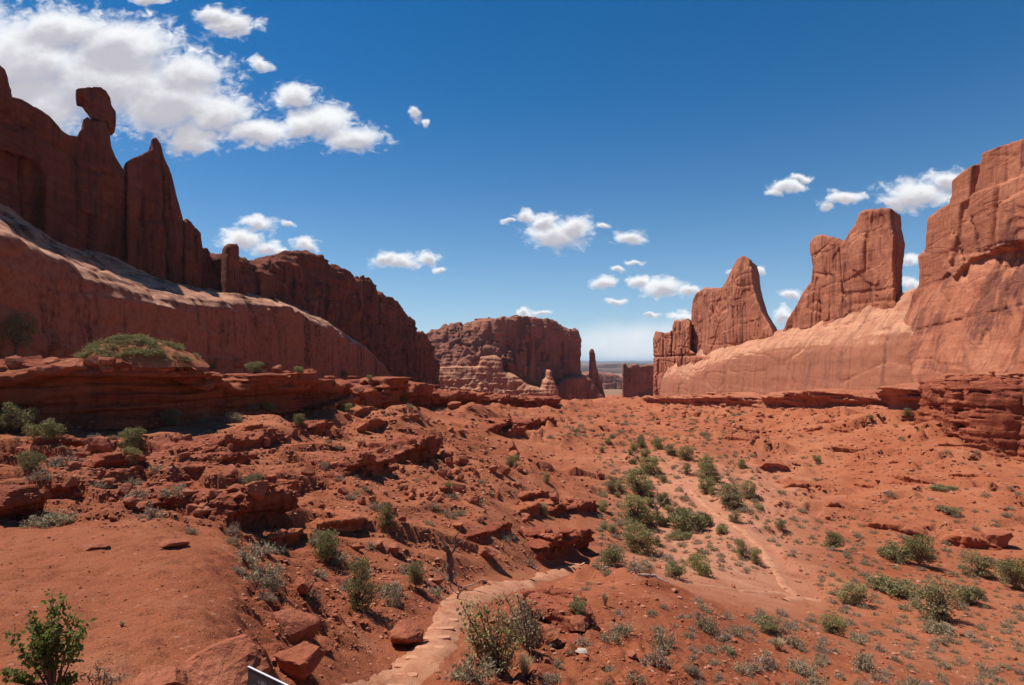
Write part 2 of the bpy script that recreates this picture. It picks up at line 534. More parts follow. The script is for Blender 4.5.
def bil(grid, xs, ys, x, y):
    fx = np.clip((x - xs[0]) / (xs[1] - xs[0]), 0, len(xs) - 1.001)
    fy = np.clip((y - ys[0]) / (ys[1] - ys[0]), 0, len(ys) - 1.001)
    i = fx.astype(int); j = fy.astype(int); fx = fx - i; fy = fy - j
    return (grid[i, j] * (1 - fx) * (1 - fy) + grid[i + 1, j] * fx * (1 - fy) + grid[i, j + 1] * (1 - fx) * fy + grid[i + 1, j + 1] * fx * fy)


def base_z(X, Y):
    return bil(ZC, cc, cl, np.clip(CX + F * X / Y, cc[0], cc[-1]), np.log(Y))


def blob(px, py, x, y, rx, ry):
    return np.exp(-(((px - x) / rx) ** 2 + ((py - y) / ry) ** 2))


PATHS = [[(690, 490), (697, 497), (712, 512), (728, 522), (742, 530), (757, 544), (768, 558), (777, 574), (787, 589), (800, 598)],
         [(800, 598), (780, 594), (745, 592), (715, 588), (690, 584), (665, 578)],
         [(300, 790), (345, 728), (372, 702), (400, 676), (424, 658), (437, 640), (446, 622), (456, 606), (478, 596), (505, 588), (532, 582)],
         [(532, 582), (548, 577), (566, 570), (582, 564)]]


def path_mask(px, row):
    d = np.full(np.shape(px), 9.0)
    for pl in PATHS:
        for (a, b), (c, e) in zip(pl[:-1], pl[1:]):
            L2 = (c - a) ** 2 + (e - b) ** 2
            t = np.clip(((px - a) * (c - a) + (row - b) * (e - b)) / L2, 0, 1)
            wpx = 9 + np.maximum(0, (b + t * (e - b)) - 560) * 0.30
            d = np.minimum(d, np.hypot(px - a - t * (c - a), row - b - t * (e - b)) / wpx)
    return sstep(d, 1.5, 0.7)


def near_path(px, py, m=1.0):
    for pl in PATHS:
        for (a, b), (c, d) in zip(pl[:-1], pl[1:]):
            L2 = (c - a) ** 2 + (d - b) ** 2
            t = max(0, min(1, ((px - a) * (c - a) + (py - b) * (d - b)) / L2))
            wpx = 8 + max(0, (b + t * (d - b)) - 560) * 0.28
            if math.hypot((px - a - t * (c - a)), (py - b - t * (d - b))) < wpx * m: return True
    return False


LP = [(-150, 432, 34), (-60, 432, 38), (0, 432, 41), (60, 433, 42.5), (100, 433, 43.2), (150, 428, 46), (200, 423, 49.5), (250, 418, 56), (300, 413, 64), (350, 410, 77), (400, 409, 95), (440, 408, 122), (480, 407, 158), (520, 409, 195), (556, 411, 228)]
LF = np.array([((p[0] - CX) / F * p[2], p[2]) for p in LP])
LBZ = np.array([-(p[1] - HY) / F * p[2] for p in LP])
TP = [(-150, 362, 36), (0, 361, 43), (50, 360, 44), (100, 362, 45), (150, 365, 48), (200, 369, 51), (250, 376, 58), (300, 380, 66), (350, 383, 79), (400, 388, 97), (440, 392, 124), (480, 395.5, 160), (520, 398, 196), (556, 400, 228)]
TY = np.array([p[2] for p in TP]); TZ = np.array([-(p[1] - HY) / F * p[2] for p in TP])
PLAN = list(map(tuple, LF)) + [(18, 245), (-10, 255), (-40, 255), (-62, 180), (-70, 100), (-66, 40)]
BP = [(640, 397), (700, 395.5), (750, 394), (800, 392.5), (850, 390.5), (900, 388), (930, 386), (960, 383), (1000, 379), (1024, 376), (1200, 365)]
BY = [F * 82 / (p[0] - CX) for p in BP][::-1]; BZ = [(HY - p[1]) / F * F * 82 / (p[0] - CX) for p in BP][::-1]


def carve(X, Y, z):
    """the ground stays under the ledges and shows their feet"""
    g = poly_sd(X, Y, PLAN)
    lim = np.interp(Y, LF[:, 1], LBZ) - 0.15 + 0.5 * vn(X / 5, Y / 5, 0, 77)
    k = sstep(g, 9.0, 2.5) * (Y < 235) * (Y > 33)
    z = z - np.maximum(z - lim, 0) * k * sstep(g, -4, -1)
    top = np.interp(Y, TY, TZ) - 0.35
    z = np.where(g < -0.5, np.minimum(z, top + 0.03 * np.clip(-g - 3, 0, 40)), z)
    xf = np.interp(Y, [90, 130, 200, 360], [73, 75, 76.5, 77])
    bt_ = np.interp(Y, BY, BZ)
    m = (Y > 92) & (Y < 362)
    k = sstep(X - xf, -11, -3) * m
    z = z - np.maximum(z - (bt_ - 4.9 + 0.6 * vn(X / 6, Y / 6, 0, 78)), 0) * k
    return z


def terrain_z(X, Y, px, sp):
    """height with soil relief; sp = local grid spacing in metres"""
    z = base_z(X, Y)
    row = HY - F * z / Y
    slab = sstep(px, 270, 200) * sstep(Y, 17.5, 15) * sstep(Y, 4, 5)      # packed foreground sand
    flat = 0.8 * sstep(px, 640, 760) * sstep(row, 505, 560)                     # sandy flat, lower right
    far = sstep(Y, 450, 700)
    pm_ = path_mask(px, row)
    rough = (1 - 0.8 * pm_) * (1 - 0.85 * slab) * (1 - 0.6 * flat) * (1 - far)
    z = z + rough * 0.55 * np.clip(sp * 0 + Y / 25, 0.15, 1.6) * vn(X / 11, Y / 11, 0, 1)
    # beds of harder rock step out of the slopes here and there, facing the wash
    xs = X - 0.22 * Y
    p = 0.9 * Y + 0.45 * np.sqrt(xs * xs + 36)
    q = 7 * np.log(1 + p / 40)
    right = sstep(px, 640, 740)
    washm = np.exp(-((px - 665) / 70) ** 2) * sstep(Y, 45, 70) * sstep(Y, 260, 180)
    for mul, sd, amt in ((1.0, 11, 0.85), (2.3, 12, 0.5), (5.1, 13, 0.26)):
        t = q * mul + 0.95 * fbm(X / 15, Y / 15, 0, sd, 3) + (0.16 if mul < 2 else 0.07) * fbm(X / 2.2, Y / 2.2, 0, sd + 2, 2)
        fr = t - np.floor(t)
        saw = sstep(fr, 0.0, 0.06) * (1 - fr) ** 1.3
        mk = sstep(vn(X / 12, Y / 16, 0, sd + 5) + 0.6 * vn(X / 4, Y / 5, 0, sd + 6), -0.1, 0.35)
        z = z + (1 - 0.85 * washm) * saw * mk * amt * np.clip(0.35 + Y / 60, 0.4, 2.2) * rough * (1 - 0.9 * flat) * (1 - 0.35 * right if mul < 2 else 1 + 0.9 * right)
    for wl, am, sd in ((4.2, 0.30, 21), (1.7, 0.2, 22), (0.75, 0.14, 23), (0.33, 0.085, 24), (0.15, 0.04, 25)):
        k = sstep(wl / np.maximum(sp, 1e-6), 2.0, 4.0)
        n = vn(X / wl, Y / wl, z / wl * 0.5, sd)
        n = np.where(n > 0, n * 1.2, n * 0.5) if wl > 0.5 else np.abs(n) * 1.6 - 0.5
        if wl == 4.2: z = carve(X, Y, z)
        z = z + am * n * k * (rough * (0.6 + 0.8 * sstep(vn(X / 8, Y / 8, 0, sd + 7), -0.3, 0.4)) + (0.16 if wl > 0.5 else 0.42) * (1 - far) * (1 - 0.5 * pm_))
    return z


res = GZ - tps_eval(G[:, 0], G[:, 2])
for g_, r_ in zip(G, res):
    if abs(r_ / g_[2] * F) > 6 and 0 <= g_[0] <= 1024: print('resid', g_, round(r_ / g_[2] * F, 1))
GX, GL = np.meshgrid(cols, ly, indexing='ij')
GY = np.exp(GL)
GXw = (GX - CX) / F * GY
dl = np.gradient(ly)[None, :] * GY
dc = np.gradient(cols)[:, None] / F * GY
GZf = terrain_z(GXw, GY, GX, np.maximum(dl, dc))
GROW = HY - F * GZf / GY


def ground_mesh():
    n, m = GX.shape
    v = np.stack([GXw, GY, GZf], -1).reshape(-1, 3)
    idx = np.arange(n * m).reshape(n, m)
    q = np.stack([idx[:-1, :-1], idx[1:, :-1], idx[1:, 1:], idx[:-1, 1:]], -1).reshape(-1, 4)
    o = mesh_np('ground', v, q, mat=M['soil'])
    tag(o, 'red desert ground sloping down into the wash', kind='structure')
    return o


ground = ground_mesh()


def gz(X, Y):
    """height of the finished ground mesh"""
    px = CX + F * X / Y
    ci = int(np.clip(np.searchsorted(cols, px), 1, len(cols) - 1))
    li = int(np.clip(np.searchsorted(ly, math.log(Y)), 1, len(ly) - 1))
    fx = (px - cols[ci - 1]) / (cols[ci] - cols[ci - 1])
    fy = (math.log(Y) - ly[li - 1]) / (ly[li] - ly[li - 1])
    g = GZf
    return float((g[ci - 1, li - 1] * (1 - fx) + g[ci, li - 1] * fx) * (1 - fy) + (g[ci - 1, li] * (1 - fx) + g[ci, li] * fx) * fy)


def ghit(px, py):
    """where the ground is met along a direction"""
    ci = int(np.clip(np.searchsorted(cols, px), 0, len(cols) - 1))
    ok = np.nonzero(GROW[ci] <= py)[0]
    li = ok[0] if len(ok) else len(ly) - 1
    Y = float(GY[ci, li]); X = (px - CX) / F * Y
    return np.array([X, Y, gz(X, Y)])


print('terrain', GX.shape, time.time() - T_START)


# ---------------------------------------------------------------- rock bodies: a solid field meshed on a grid
def surface_nets(d):
    """vertices (grid units) and quads of the zero surface"""
    s = d < 0
    nx, ny, nz = d.shape
    cnt = np.zeros((nx - 1, ny - 1, nz - 1), np.int8)
    for i in (0, 1):
        for j in (0, 1):
            for k in (0, 1):
                cnt += s[i:nx - 1 + i, j:ny - 1 + j, k:nz - 1 + k]
    act = (cnt > 0) & (cnt < 8)
    ii, jj, kk = np.nonzero(act)
    vid = np.full(act.shape, -1, np.int32)
    vid[ii, jj, kk] = np.arange(len(ii))
    acc = np.zeros((len(ii), 3), 'f4'); num = np.zeros(len(ii), 'f4')
    cor = [(i, j, k) for i in (0, 1) for j in (0, 1) for k in (0, 1)]
    for a in cor:
        for ax in range(3):
            if a[ax]: continue
            b = list(a); b[ax] = 1
            da = d[ii + a[0], jj + a[1], kk + a[2]]; db = d[ii + b[0], jj + b[1], kk + b[2]]
            cr = (da < 0) != (db < 0)
            t = np.where(cr, da / np.where(cr, da - db, 1), 0)
            p = np.array(a, 'f4')[None].repeat(len(ii), 0); p[:, ax] += t
            acc += p * cr[:, None]; num += cr
    v = acc / num[:, None] + np.stack([ii, jj, kk], 1)
    quads = []
    for ax in range(3):
        sl0 = [slice(None)] * 3; sl1 = [slice(None)] * 3
        sl0[ax] = slice(0, -1); sl1[ax] = slice(1, None)
        cr = s[tuple(sl0)] != s[tuple(sl1)]
        o1, o2 = (ax + 1) % 3, (ax + 2) % 3
        e = list(np.nonzero(cr))
        good = (e[o1] > 0) & (e[o2] > 0) & (e[o1] < d.shape[o1] - 1) & (e[o2] < d.shape[o2] - 1)
        e = [x[good] for x in e]
        ins = s[e[0], e[1], e[2]]

        def at(a, b):
            c = [x.copy() for x in e]
            c[o1] -= a; c[o2] -= b
            return vid[c[0], c[1], c[2]]
        q = np.stack([at(1, 1), at(0, 1), at(0, 0), at(1, 0)], 1)
        q[~ins] = q[~ins][:, ::-1]
        quads.append(q)
    return v, np.concatenate(quads)


class Frame:
    """local axes: u along, w out towards the valley, z up"""
    def __init__(s, O, U, Wd=None):
        s.O = np.array(O, float); U = np.array(U, float)
        s.U = U / np.linalg.norm(U)
        s.W = np.array([s.U[1], -s.U[0]]) if Wd is None else np.array(Wd, float)
        s.hand = s.U[0] * s.W[1] - s.U[1] * s.W[0]

    def proj(s, pts):
        """directions (column,row) met with the upright plane w = 0 -> (u, z)"""
        out = []
        for px, py in pts:
            a = np.array([(px - CX) / F, 1.0])
            t = (s.O @ s.W) / (a @ s.W)
            out.append(((t * a - s.O) @ s.U, t * (HY - py) / F))
        return out


def rock(name, fr, ru, rw, rz, h, fn, mat, nz, band=None, parent=None):
    u = np.arange(ru[0], ru[1] + h, h, dtype='f4'); w = np.arange(rw[0], rw[1] + h, h, dtype='f4'); z = np.arange(rz[0], rz[1] + h, h, dtype='f4')
    d = fn(u[:, None, None], w[None, :, None], z[None, None, :])
    amp = None
    if isinstance(d, tuple): d, amp = d
    shp = (len(u), len(w), len(z))
    d = np.array(np.broadcast_to(d, shp), 'f4')
    B = band or nz.get('band', 3.5)
    idx = np.nonzero(np.abs(d) < B)
    uu, ww, zz = u[idx[0]], w[idx[1]], z[idx[2]]
    nv = rock_noise(uu, ww, zz, nz)
    if amp is not None: nv = nv * np.broadcast_to(amp, shp)[idx]
    d[idx] += nv
    for ax in range(3):
        sl = [slice(None)] * 3
        for e in (0, -1):
            sl[ax] = e
            d[tuple(sl)] = np.maximum(d[tuple(sl)], 0.01)
            sl[ax] = slice(None)
    v, q = surface_nets(d)
    lu = u[0] + v[:, 0] * h; lw = w[0] + v[:, 1] * h; lz = z[0] + v[:, 2] * h
    P = np.stack([fr.O[0] + lu * fr.U[0] + lw * fr.W[0], fr.O[1] + lu * fr.U[1] + lw * fr.W[1], lz], 1)
    if fr.hand < 0: q = q[:, ::-1]
    org = (float((P[:, 0].min() + P[:, 0].max()) / 2), float((P[:, 1].min() + P[:, 1].max()) / 2), float(P[:, 2].min()))
    o = mesh_np(name, P, q, mat=mat, origin=org, parent=parent)
    print(name, d.shape, len(v), round(time.time() - T_START, 1))
    return o


def rock_noise(u, w, z, p):
    sd = p.get('seed', 0); s = p.get('s', 1.0)
    u = u / s; w = w / s; z = z / s
    n = 0.0
    wu = 1.3 * vn(u / 7, w / 7, z / 14, sd + 40)
    if p.get('big', 0): n = n + p['big'] * fbm(u / 17, w / 17, z / 17, sd + 1, 2)
    if p.get('col', 0):    # upright joints rounding the face into columns
        c = vn((u + wu) / 5.5, (w + wu) / 5.5, z / 60, sd + 5)
        c2 = vn((u + wu) / 2.3, (w + wu) / 2.3, z / 24, sd + 6)
        n = n + p['col'] * (np.abs(c) * -1.6 + 0.5 + 0.4 * c2)
    if p.get('crack', 0):
        c = vn((u + wu) / 8.5, (w + wu) / 8.5, z / 70, sd + 8)
        n = n + p['crack'] * np.exp(-(c / 0.045) ** 2)
        c = vn((u + 2 * wu) / 30, (w + wu) / 30, (z + 0.8 * wu) / 6.5, sd + 9)
        n = n + 0.55 * p['crack'] * np.exp(-(c / 0.035) ** 2)
    if p.get('slab', 0):   # sheets breaking away with sharp edges
        c = fbm(u / 10, w / 10, z / 14, sd + 12, 2) * 3.0
        f = c - np.floor(c)
        n = n + p['slab'] * ((np.floor(c) + sstep(f, 0.93, 1.0)) / 3.0)
    if p.get('block', 0):  # joint blocks, each standing a little in or out of its neighbours
        for L, H, am, q in ((6.5, 10.0, 1.0, 0), (2.6, 3.6, p.get('block2', 0.45), 50)):
            zz = z + 1.1 * vn(u / 9, w / 9, z / 9, sd + 30 + q) + 0.10 * u
            row = np.floor(zz / H)
            uo = (u + 0.7 * w + wu * 0.8 + 0.5 * vn(u / 3, w / 3, z / 5, sd + 31 + q)) / L + 0.63 * row
            cl_ = np.floor(uo)
            hh_ = _L[((cl_.astype(np.int32) * 7919 + row.astype(np.int32) * 104729 + sd * 31 + q) & 262143)]
            fu = uo - cl_; fz_ = zz / H - row
            e = np.minimum(np.minimum(fu, 1 - fu) * L, np.minimum(fz_, 1 - fz_) * H * 1.6)
            n = n + p['block'] * am * (0.75 * hh_ + 0.55 * np.exp(-(e / (0.22 + 0.1 * (q == 0))) ** 2))
    if p.get('strata', 0):
        zz = z + 0.7 * vn(u / 14, w / 14, 0, sd + 15)
        c = vn(u / 26, w / 26, zz / 1.25, sd + 16) + 0.6 * vn(u / 16, w / 16, zz / 0.5, sd + 17)
        n = n + p['strata'] * np.clip(c * 1.6, -1, 1)
    if p.get('beds', 0):   # crisp beds, some standing proud and some cut back
        zz = z + 0.5 * vn(u / 16, w / 16, 0, sd + 70) + 0.12 * vn(u / 3, w / 3, 0, sd + 71)
        for th, am in ((0.95, 1.0), (0.42, 0.45)):
            c = zz / th; k = np.floor(c); f = sstep(c - k, 0.0, 0.22)
            lat = (u / 9 + w / 9).astype('f4')
            h0 = vn(lat, (k - 1) * 3.7, 0, sd + 72); h1 = vn(lat, k * 3.7, 0, sd + 72)
            n = n + p['beds'] * am * 1.3 * (h0 + (h1 - h0) * f)
    if p.get('fine', 0): n = n + p['fine'] * fbm(u / 1.9, w / 1.9, z / 1.9, sd + 20, 3, 0.55)
    return n * s


def fin(name, fr, pts, T, h, mat, nz, wc=0.0, shear=0.0, k=2.0, margin=3.0, extra=None, zmin=None, batter=0.0, parent=None, edge=0.35):
    """upright slab of rock with the traced outline, T thick, behind the plane w = wc"""
    pl = fr.proj(pts)
    us = [p[0] for p in pl]; zs = [p[1] for p in pl]
    z0 = min(zs) if zmin is None else zmin

    def fn(u, w, z):
        ue = u + shear * w
        if shear:
            gu = np.arange(min(us) - margin - 5, max(us) + margin + 5, h, dtype='f4')
            zz = z.ravel()
            g = poly_sd(gu[:, None], zz[None, :], pl).astype('f4')
            x = np.clip((ue[:, :, 0] - gu[0]) / h, 0, len(gu) - 1.01)
            i = x.astype(int); f = (x - i)[..., None].astype('f4')
            dp = g[i] * (1 - f) + g[i + 1] * f
        else:
            dp = poly_sd(u[:, :, 0], z[:, 0, :] * np.ones_like(u[:, :, 0]), pl).astype('f4')[:, None, :]
        back = -(w - wc) - T
        fro = (w - wc) - batter * (max(zs) - z)
        d = smax(dp, smax(fro, back, k), k)
        if extra is not None: d = extra(d, u, w, z)
        return d, edge + (1 - edge) * sstep(-dp, 0.3, 0.3 + T * 0.4)
    us0, us1 = min(us) - margin, max(us) + margin
    if shear > 0: us1 += shear * T
    if shear < 0: us0 += shear * T
    return rock(name, fr, (us0, us1), (wc - T - margin, wc + margin + batter * (max(zs) - z0)), (z0 - 0.5, max(zs) + margin), h, fn, mat, nz, parent=parent)


# ===================================================================== left wall
FL = Frame((-81, 0), (0, 1), (1, 0))
NL = dict(seed=3, big=0.9, col=0.5, crack=1.0, slab=0.6, strata=0.10, fine=0.20, block=0.5, block2=0.2)


def alcove(fr, pts, depth, wc=0.0, soft=0.4):
    pl = fr.proj(pts)

    def f(d, u, w, z):
        g = poly_sd(u[:, :, 0], z[:, 0, :] * np.ones_like(u[:, :, 0]), pl).astype('f4')[:, None, :]
        cut = smax(g, -(w - wc + depth), soft)
        return np.maximum(d, -cut)
    return f


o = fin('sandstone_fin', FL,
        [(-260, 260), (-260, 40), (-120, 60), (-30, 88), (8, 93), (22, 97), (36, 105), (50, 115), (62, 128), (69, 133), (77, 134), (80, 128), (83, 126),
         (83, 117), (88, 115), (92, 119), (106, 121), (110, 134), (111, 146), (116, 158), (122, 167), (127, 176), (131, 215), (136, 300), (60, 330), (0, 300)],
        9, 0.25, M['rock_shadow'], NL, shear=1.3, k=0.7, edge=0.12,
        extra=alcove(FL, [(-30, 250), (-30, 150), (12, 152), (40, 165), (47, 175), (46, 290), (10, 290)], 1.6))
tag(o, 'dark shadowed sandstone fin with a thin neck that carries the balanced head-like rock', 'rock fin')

o = fin('sandstone_fin', FL, [(-40, 100), (-40, 40), (-12, 50), (-2, 68), (2, 72), (7, 88), (9, 94), (9, 110), (-20, 110)], 5, 0.25, M['rock_shadow'], dict(NL, seed=5, big=0.4), wc=1.0, shear=1.1, k=1.0)
tag(o, 'dark rock knob cut by the left frame edge on top of the great shadowed fin', 'rock knob')

FH = Frame((-82.5, 0), (0, 1), (1, 0))
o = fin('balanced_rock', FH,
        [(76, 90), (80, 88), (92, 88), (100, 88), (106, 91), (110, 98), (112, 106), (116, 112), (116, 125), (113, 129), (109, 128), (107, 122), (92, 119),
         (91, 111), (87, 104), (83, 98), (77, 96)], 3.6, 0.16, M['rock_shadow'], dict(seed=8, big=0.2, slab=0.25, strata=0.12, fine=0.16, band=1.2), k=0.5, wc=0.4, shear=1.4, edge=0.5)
tag(o, 'bulbous beaked rock balanced on a thin neck high on the left cliff', 'balanced rock')

FL2 = Frame((-80, 0), (0, 1), (1, 0))
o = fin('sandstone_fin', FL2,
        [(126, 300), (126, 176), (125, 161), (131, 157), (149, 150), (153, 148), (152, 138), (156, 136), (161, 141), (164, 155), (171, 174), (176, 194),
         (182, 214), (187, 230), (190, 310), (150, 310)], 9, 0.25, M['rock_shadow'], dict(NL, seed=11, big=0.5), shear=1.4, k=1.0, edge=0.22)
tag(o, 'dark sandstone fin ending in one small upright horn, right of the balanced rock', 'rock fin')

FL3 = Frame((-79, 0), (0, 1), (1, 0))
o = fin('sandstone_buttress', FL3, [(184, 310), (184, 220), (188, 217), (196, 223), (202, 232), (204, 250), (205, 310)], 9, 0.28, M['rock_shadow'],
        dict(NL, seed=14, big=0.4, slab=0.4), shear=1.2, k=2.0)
tag(o, 'low rounded dark buttress at the right foot of the horned fin', 'rock buttress')

# slickrock apron under the fins
lip_px = [(-300, 225), (-100, 226), (0, 232), (25, 240), (50, 254), (75, 266), (95, 279), (125, 291), (150, 300), (185, 303), (230, 303), (256, 300), (285, 305), (300, 310),
          (320, 321), (345, 334), (365, 347), (378, 357), (390, 372), (400, 392)]
foot_px = [(-300, 165), (-100, 175), (0, 207), (25, 220), (45, 236), (80, 254), (130, 266), (165, 280), (190, 287), (215, 291), (250, 290), (290, 298), (320, 315), (345, 330), (378, 354), (400, 385)]


def xl(Y):
    return np.interp(Y, [0, 100, 270], [-60, -60, -55.5])


lipY, lipZ = [], []
for px, py in lip_px:
    Yv = 90.0
    for _ in range(20): Yv = F * float(xl(Yv)) / (px - CX)
    lipY.append(Yv); lipZ.append((HY - py) / F * Yv)
ftY, ftZ = [], []
for px, py in foot_px:
    Yv = 90.0
    for _ in range(20): Yv = F * (float(xl(Yv)) - 20.0) / (px - CX)
    ftY.append(Yv); ftZ.append((HY - py) / F * Yv)


def apron(u, w, z):
    Y = u; X = w
    sc = 2.6 * np.abs(vn(Y / 7.5, 0, 0, 61)) * sstep(Y, 80, 140) + 0.6 * np.abs(vn(Y / 6.5, 0, 0, 61)) + 0.8 * vn(Y / 17, 0, 0, 62)
    zl = np.interp(Y, lipY, lipZ) - 0.9 * np.abs(vn(Y / 6.5, 0, 0, 61)) * sstep(Y, 110, 150)
    zf = np.interp(Y, ftY, ftZ)
    fx = np.clip((xl(Y) - X) / 20.0, -1, 1.6)
    top = zl + (zf - zl) * np.where(fx > 0, fx ** 0.9, fx) if False else zl + (zf - zl) * fx
    top = top + 0.5 * vn(X / 7, Y / 16, 0, 63) + 0.22 * vn((X + 0.25 * Y) / 1.3, Y / 14, 0, 64)
    xf = xl(Y) - sc + 0.9
    return smax((z - top) * 0.9, X - xf - 0.04 * (8 - z), 1.6)


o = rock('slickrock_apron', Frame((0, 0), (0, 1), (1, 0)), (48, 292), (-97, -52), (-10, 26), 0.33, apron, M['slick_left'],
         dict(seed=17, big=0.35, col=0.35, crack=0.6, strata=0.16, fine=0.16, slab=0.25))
tag(o, 'long slickrock shelf with sunlit sloping top and dark streaked face beneath the left fins', 'rock shelf')

FS = Frame((-73, 0), (0, 1), (1, 0))
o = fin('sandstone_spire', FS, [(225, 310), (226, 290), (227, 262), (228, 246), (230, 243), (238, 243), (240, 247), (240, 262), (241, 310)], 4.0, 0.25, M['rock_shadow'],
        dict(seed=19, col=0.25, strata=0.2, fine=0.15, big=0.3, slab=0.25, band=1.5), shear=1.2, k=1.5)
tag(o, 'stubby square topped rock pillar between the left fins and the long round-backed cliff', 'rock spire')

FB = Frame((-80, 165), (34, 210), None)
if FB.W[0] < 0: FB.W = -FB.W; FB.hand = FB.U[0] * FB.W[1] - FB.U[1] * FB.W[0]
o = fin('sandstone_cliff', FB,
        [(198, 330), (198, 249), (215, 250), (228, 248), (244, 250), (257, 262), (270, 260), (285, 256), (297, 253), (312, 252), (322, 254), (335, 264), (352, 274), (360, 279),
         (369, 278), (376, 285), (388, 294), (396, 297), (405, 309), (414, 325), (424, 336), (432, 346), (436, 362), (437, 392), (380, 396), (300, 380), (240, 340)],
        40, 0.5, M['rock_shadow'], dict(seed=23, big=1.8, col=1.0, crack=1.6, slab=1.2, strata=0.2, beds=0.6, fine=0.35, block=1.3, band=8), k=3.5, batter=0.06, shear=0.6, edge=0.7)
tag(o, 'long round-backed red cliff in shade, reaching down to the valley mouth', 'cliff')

# ===================================================================== far middle: mesa, spire, distant rocks
FM = Frame((0, 450), (1, 0), (0, -1))


def mesa_extra(d, u, w, z):
    s = 1.35 * sstep(u, -10, -36) + 0.03
    ztop = 28 + 0 * u
    front = w - (2 + s * (ztop - z) * 0.9) + 14 * sstep(u, -5, -40)
    return smax(d, front * (1 / np.sqrt(1 + (0.9 * s) ** 2)), 3)


o = fin('mesa', FM, [(425, 400), (427, 333), (440, 326), (455, 324), (470, 321), (474, 318), (487, 317.5), (500, 318), (512, 316.5), (530, 317), (545, 319), (556, 322), (570, 328), (577, 331), (580, 340),
                     (581, 360), (583, 400)], 90, 0.7, M['far_rock'], dict(seed=31, big=2.0, col=4.0, crack=3.2, slab=1.6, strata=0.2, beds=0.6, fine=0.6, block=2.4, block2=0.15, band=12), wc=26, k=2.0, edge=0.4, extra=mesa_extra, zmin=-44)
tag(o, 'broad flat topped mesa standing in the middle of the valley mouth', 'mesa')


def bench_extra(slope):
    def f(d, u, w, z):
        return d
    return f


FMB = Frame((0, 424), (1, 0), (0, -1))
o = fin('sandstone_bench', FMB, [(425, 412), (428, 368), (450, 366), (474, 366), (478, 365), (480, 357), (494, 355), (501, 359), (503, 371), (515, 376), (528, 385), (541, 388), (543, 380), (546, 378), (547.5, 370), (551, 370), (553, 379),
                                 (557, 390), (559, 412)],
        26, 0.55, M['slick_right'], dict(seed=37, big=1.0, col=1.0, crack=1.2, slab=0.8, strata=0.35, fine=0.4, block=0.7, band=5), k=3.0, batter=0.35)
tag(o, 'sunlit pale layered bench with a small pinnacle at the foot of the mesa', 'rock bench')

FMS = Frame((0, 440), (1, 0), (0, -1))
o = fin('talus_skirt', FMS, [(535, 412), (550, 388), (565, 378), (584, 374), (592, 378), (600, 392), (607, 400), (609, 412)],
        30, 0.7, M['far_rock'], dict(seed=41, big=1.2, col=0.6, crack=0.8, slab=0.8, fine=0.4, band=4), k=3, batter=0.2)
tag(o, 'dark rock skirt spreading from the right foot of the mesa', 'rock skirt')

FSP = Frame((0, 446), (1, 0), (0, -1))
o = fin('sandstone_spire', FSP, [(589, 410), (590, 372), (590, 351), (591.5, 348.5), (594, 349), (595.5, 354), (597, 366), (601, 381), (605, 394), (609, 410)],
        7, 0.5, M['far_rock'], dict(seed=43, col=0.4, crack=0.4, strata=0.35, fine=0.3, big=0.4, band=2), k=2.0)
tag(o, 'slender leaning needle of rock beside the right end of the mesa', 'rock spire')

FF = Frame((0, 490), (1, 0), (0, -1))
o = fin('butte', FF, [(622, 410), (622.5, 364), (625, 362.5), (627, 366), (630, 367), (631, 364.5), (638, 364.5), (639, 367), (645, 365), (660, 364), (690, 366), (700, 410)], 60, 0.9, M['far_rock'],
        dict(seed=47, big=0.8, col=1.2, crack=1.8, strata=0.2, fine=0.4, band=6), k=2, zmin=-42, shear=0.19)
tag(o, 'small dark square butte far off, just left of the twin right hand towers', 'butte')
FF2 = Frame((0, 1250), (1, 0), (0, -1))
o = fin('butte', FF2, [(560, 405), (568, 378), (580, 374.5), (592, 373), (602, 372.5), (607, 374), (613, 373), (618, 375), (626, 379), (634, 384), (650, 405)], 160, 2.0, M['far_rock'],
        dict(seed=53, big=1.5, col=2, crack=2, beds=1, fine=0.6, band=14, s=2.0), k=5, zmin=-75, batter=0.4)
tag(o, 'low pinkish cliff on the plain behind the needle spire', 'cliff')
FF3 = Frame((0, 3200), (1, 0), (0, -1))
hp = [(-60, 390)] + [(x, 366.0 - 1.6 * abs(math.sin(x * 0.021 + 1)) - 0.8 * math.sin(x * 0.083)) for x in range(-60, 1140, 12)] + [(1130, 390)]
m3, t3, b3 = new_mat('far_hills')
P3 = world_pos(t3)
t3.link(t3.ramp(t3.noise(t3.vmath('MULTIPLY', P3, (1, 1, 6)), 0.006, 5), [(0.35, (0.07, 0.06, 0.055)), (0.65, (0.25, 0.15, 0.11))]), b3.inputs['Base Color'])
o = fin('hills', FF3, hp, 300, 9, m3, dict(seed=59, big=4, strata=2, band=30, s=5), k=10, zmin=-70, batter=1.0)
tag(o, kind='structure')
FF4 = Frame((0, 14000), (1, 0), (0, -1))
hp = [(-60, 390)] + [(x, 362.2 - 1.2 * math.sin(x * 0.013 + 0.4) - 0.5 * math.sin(x * 0.06)) for x in range(-60, 1140, 16)] + [(1130, 390)]
m4, t4, b4 = new_mat('blue_mountains')
b4.inputs['Base Color'].default_value = (0.16, 0.12, 0.10, 1)
o = fin('mountains', FF4, hp, 900, 45, m4, dict(seed=61, big=6, band=60, s=10), k=40, zmin=-90, batter=1.0)
tag(o, kind='structure')

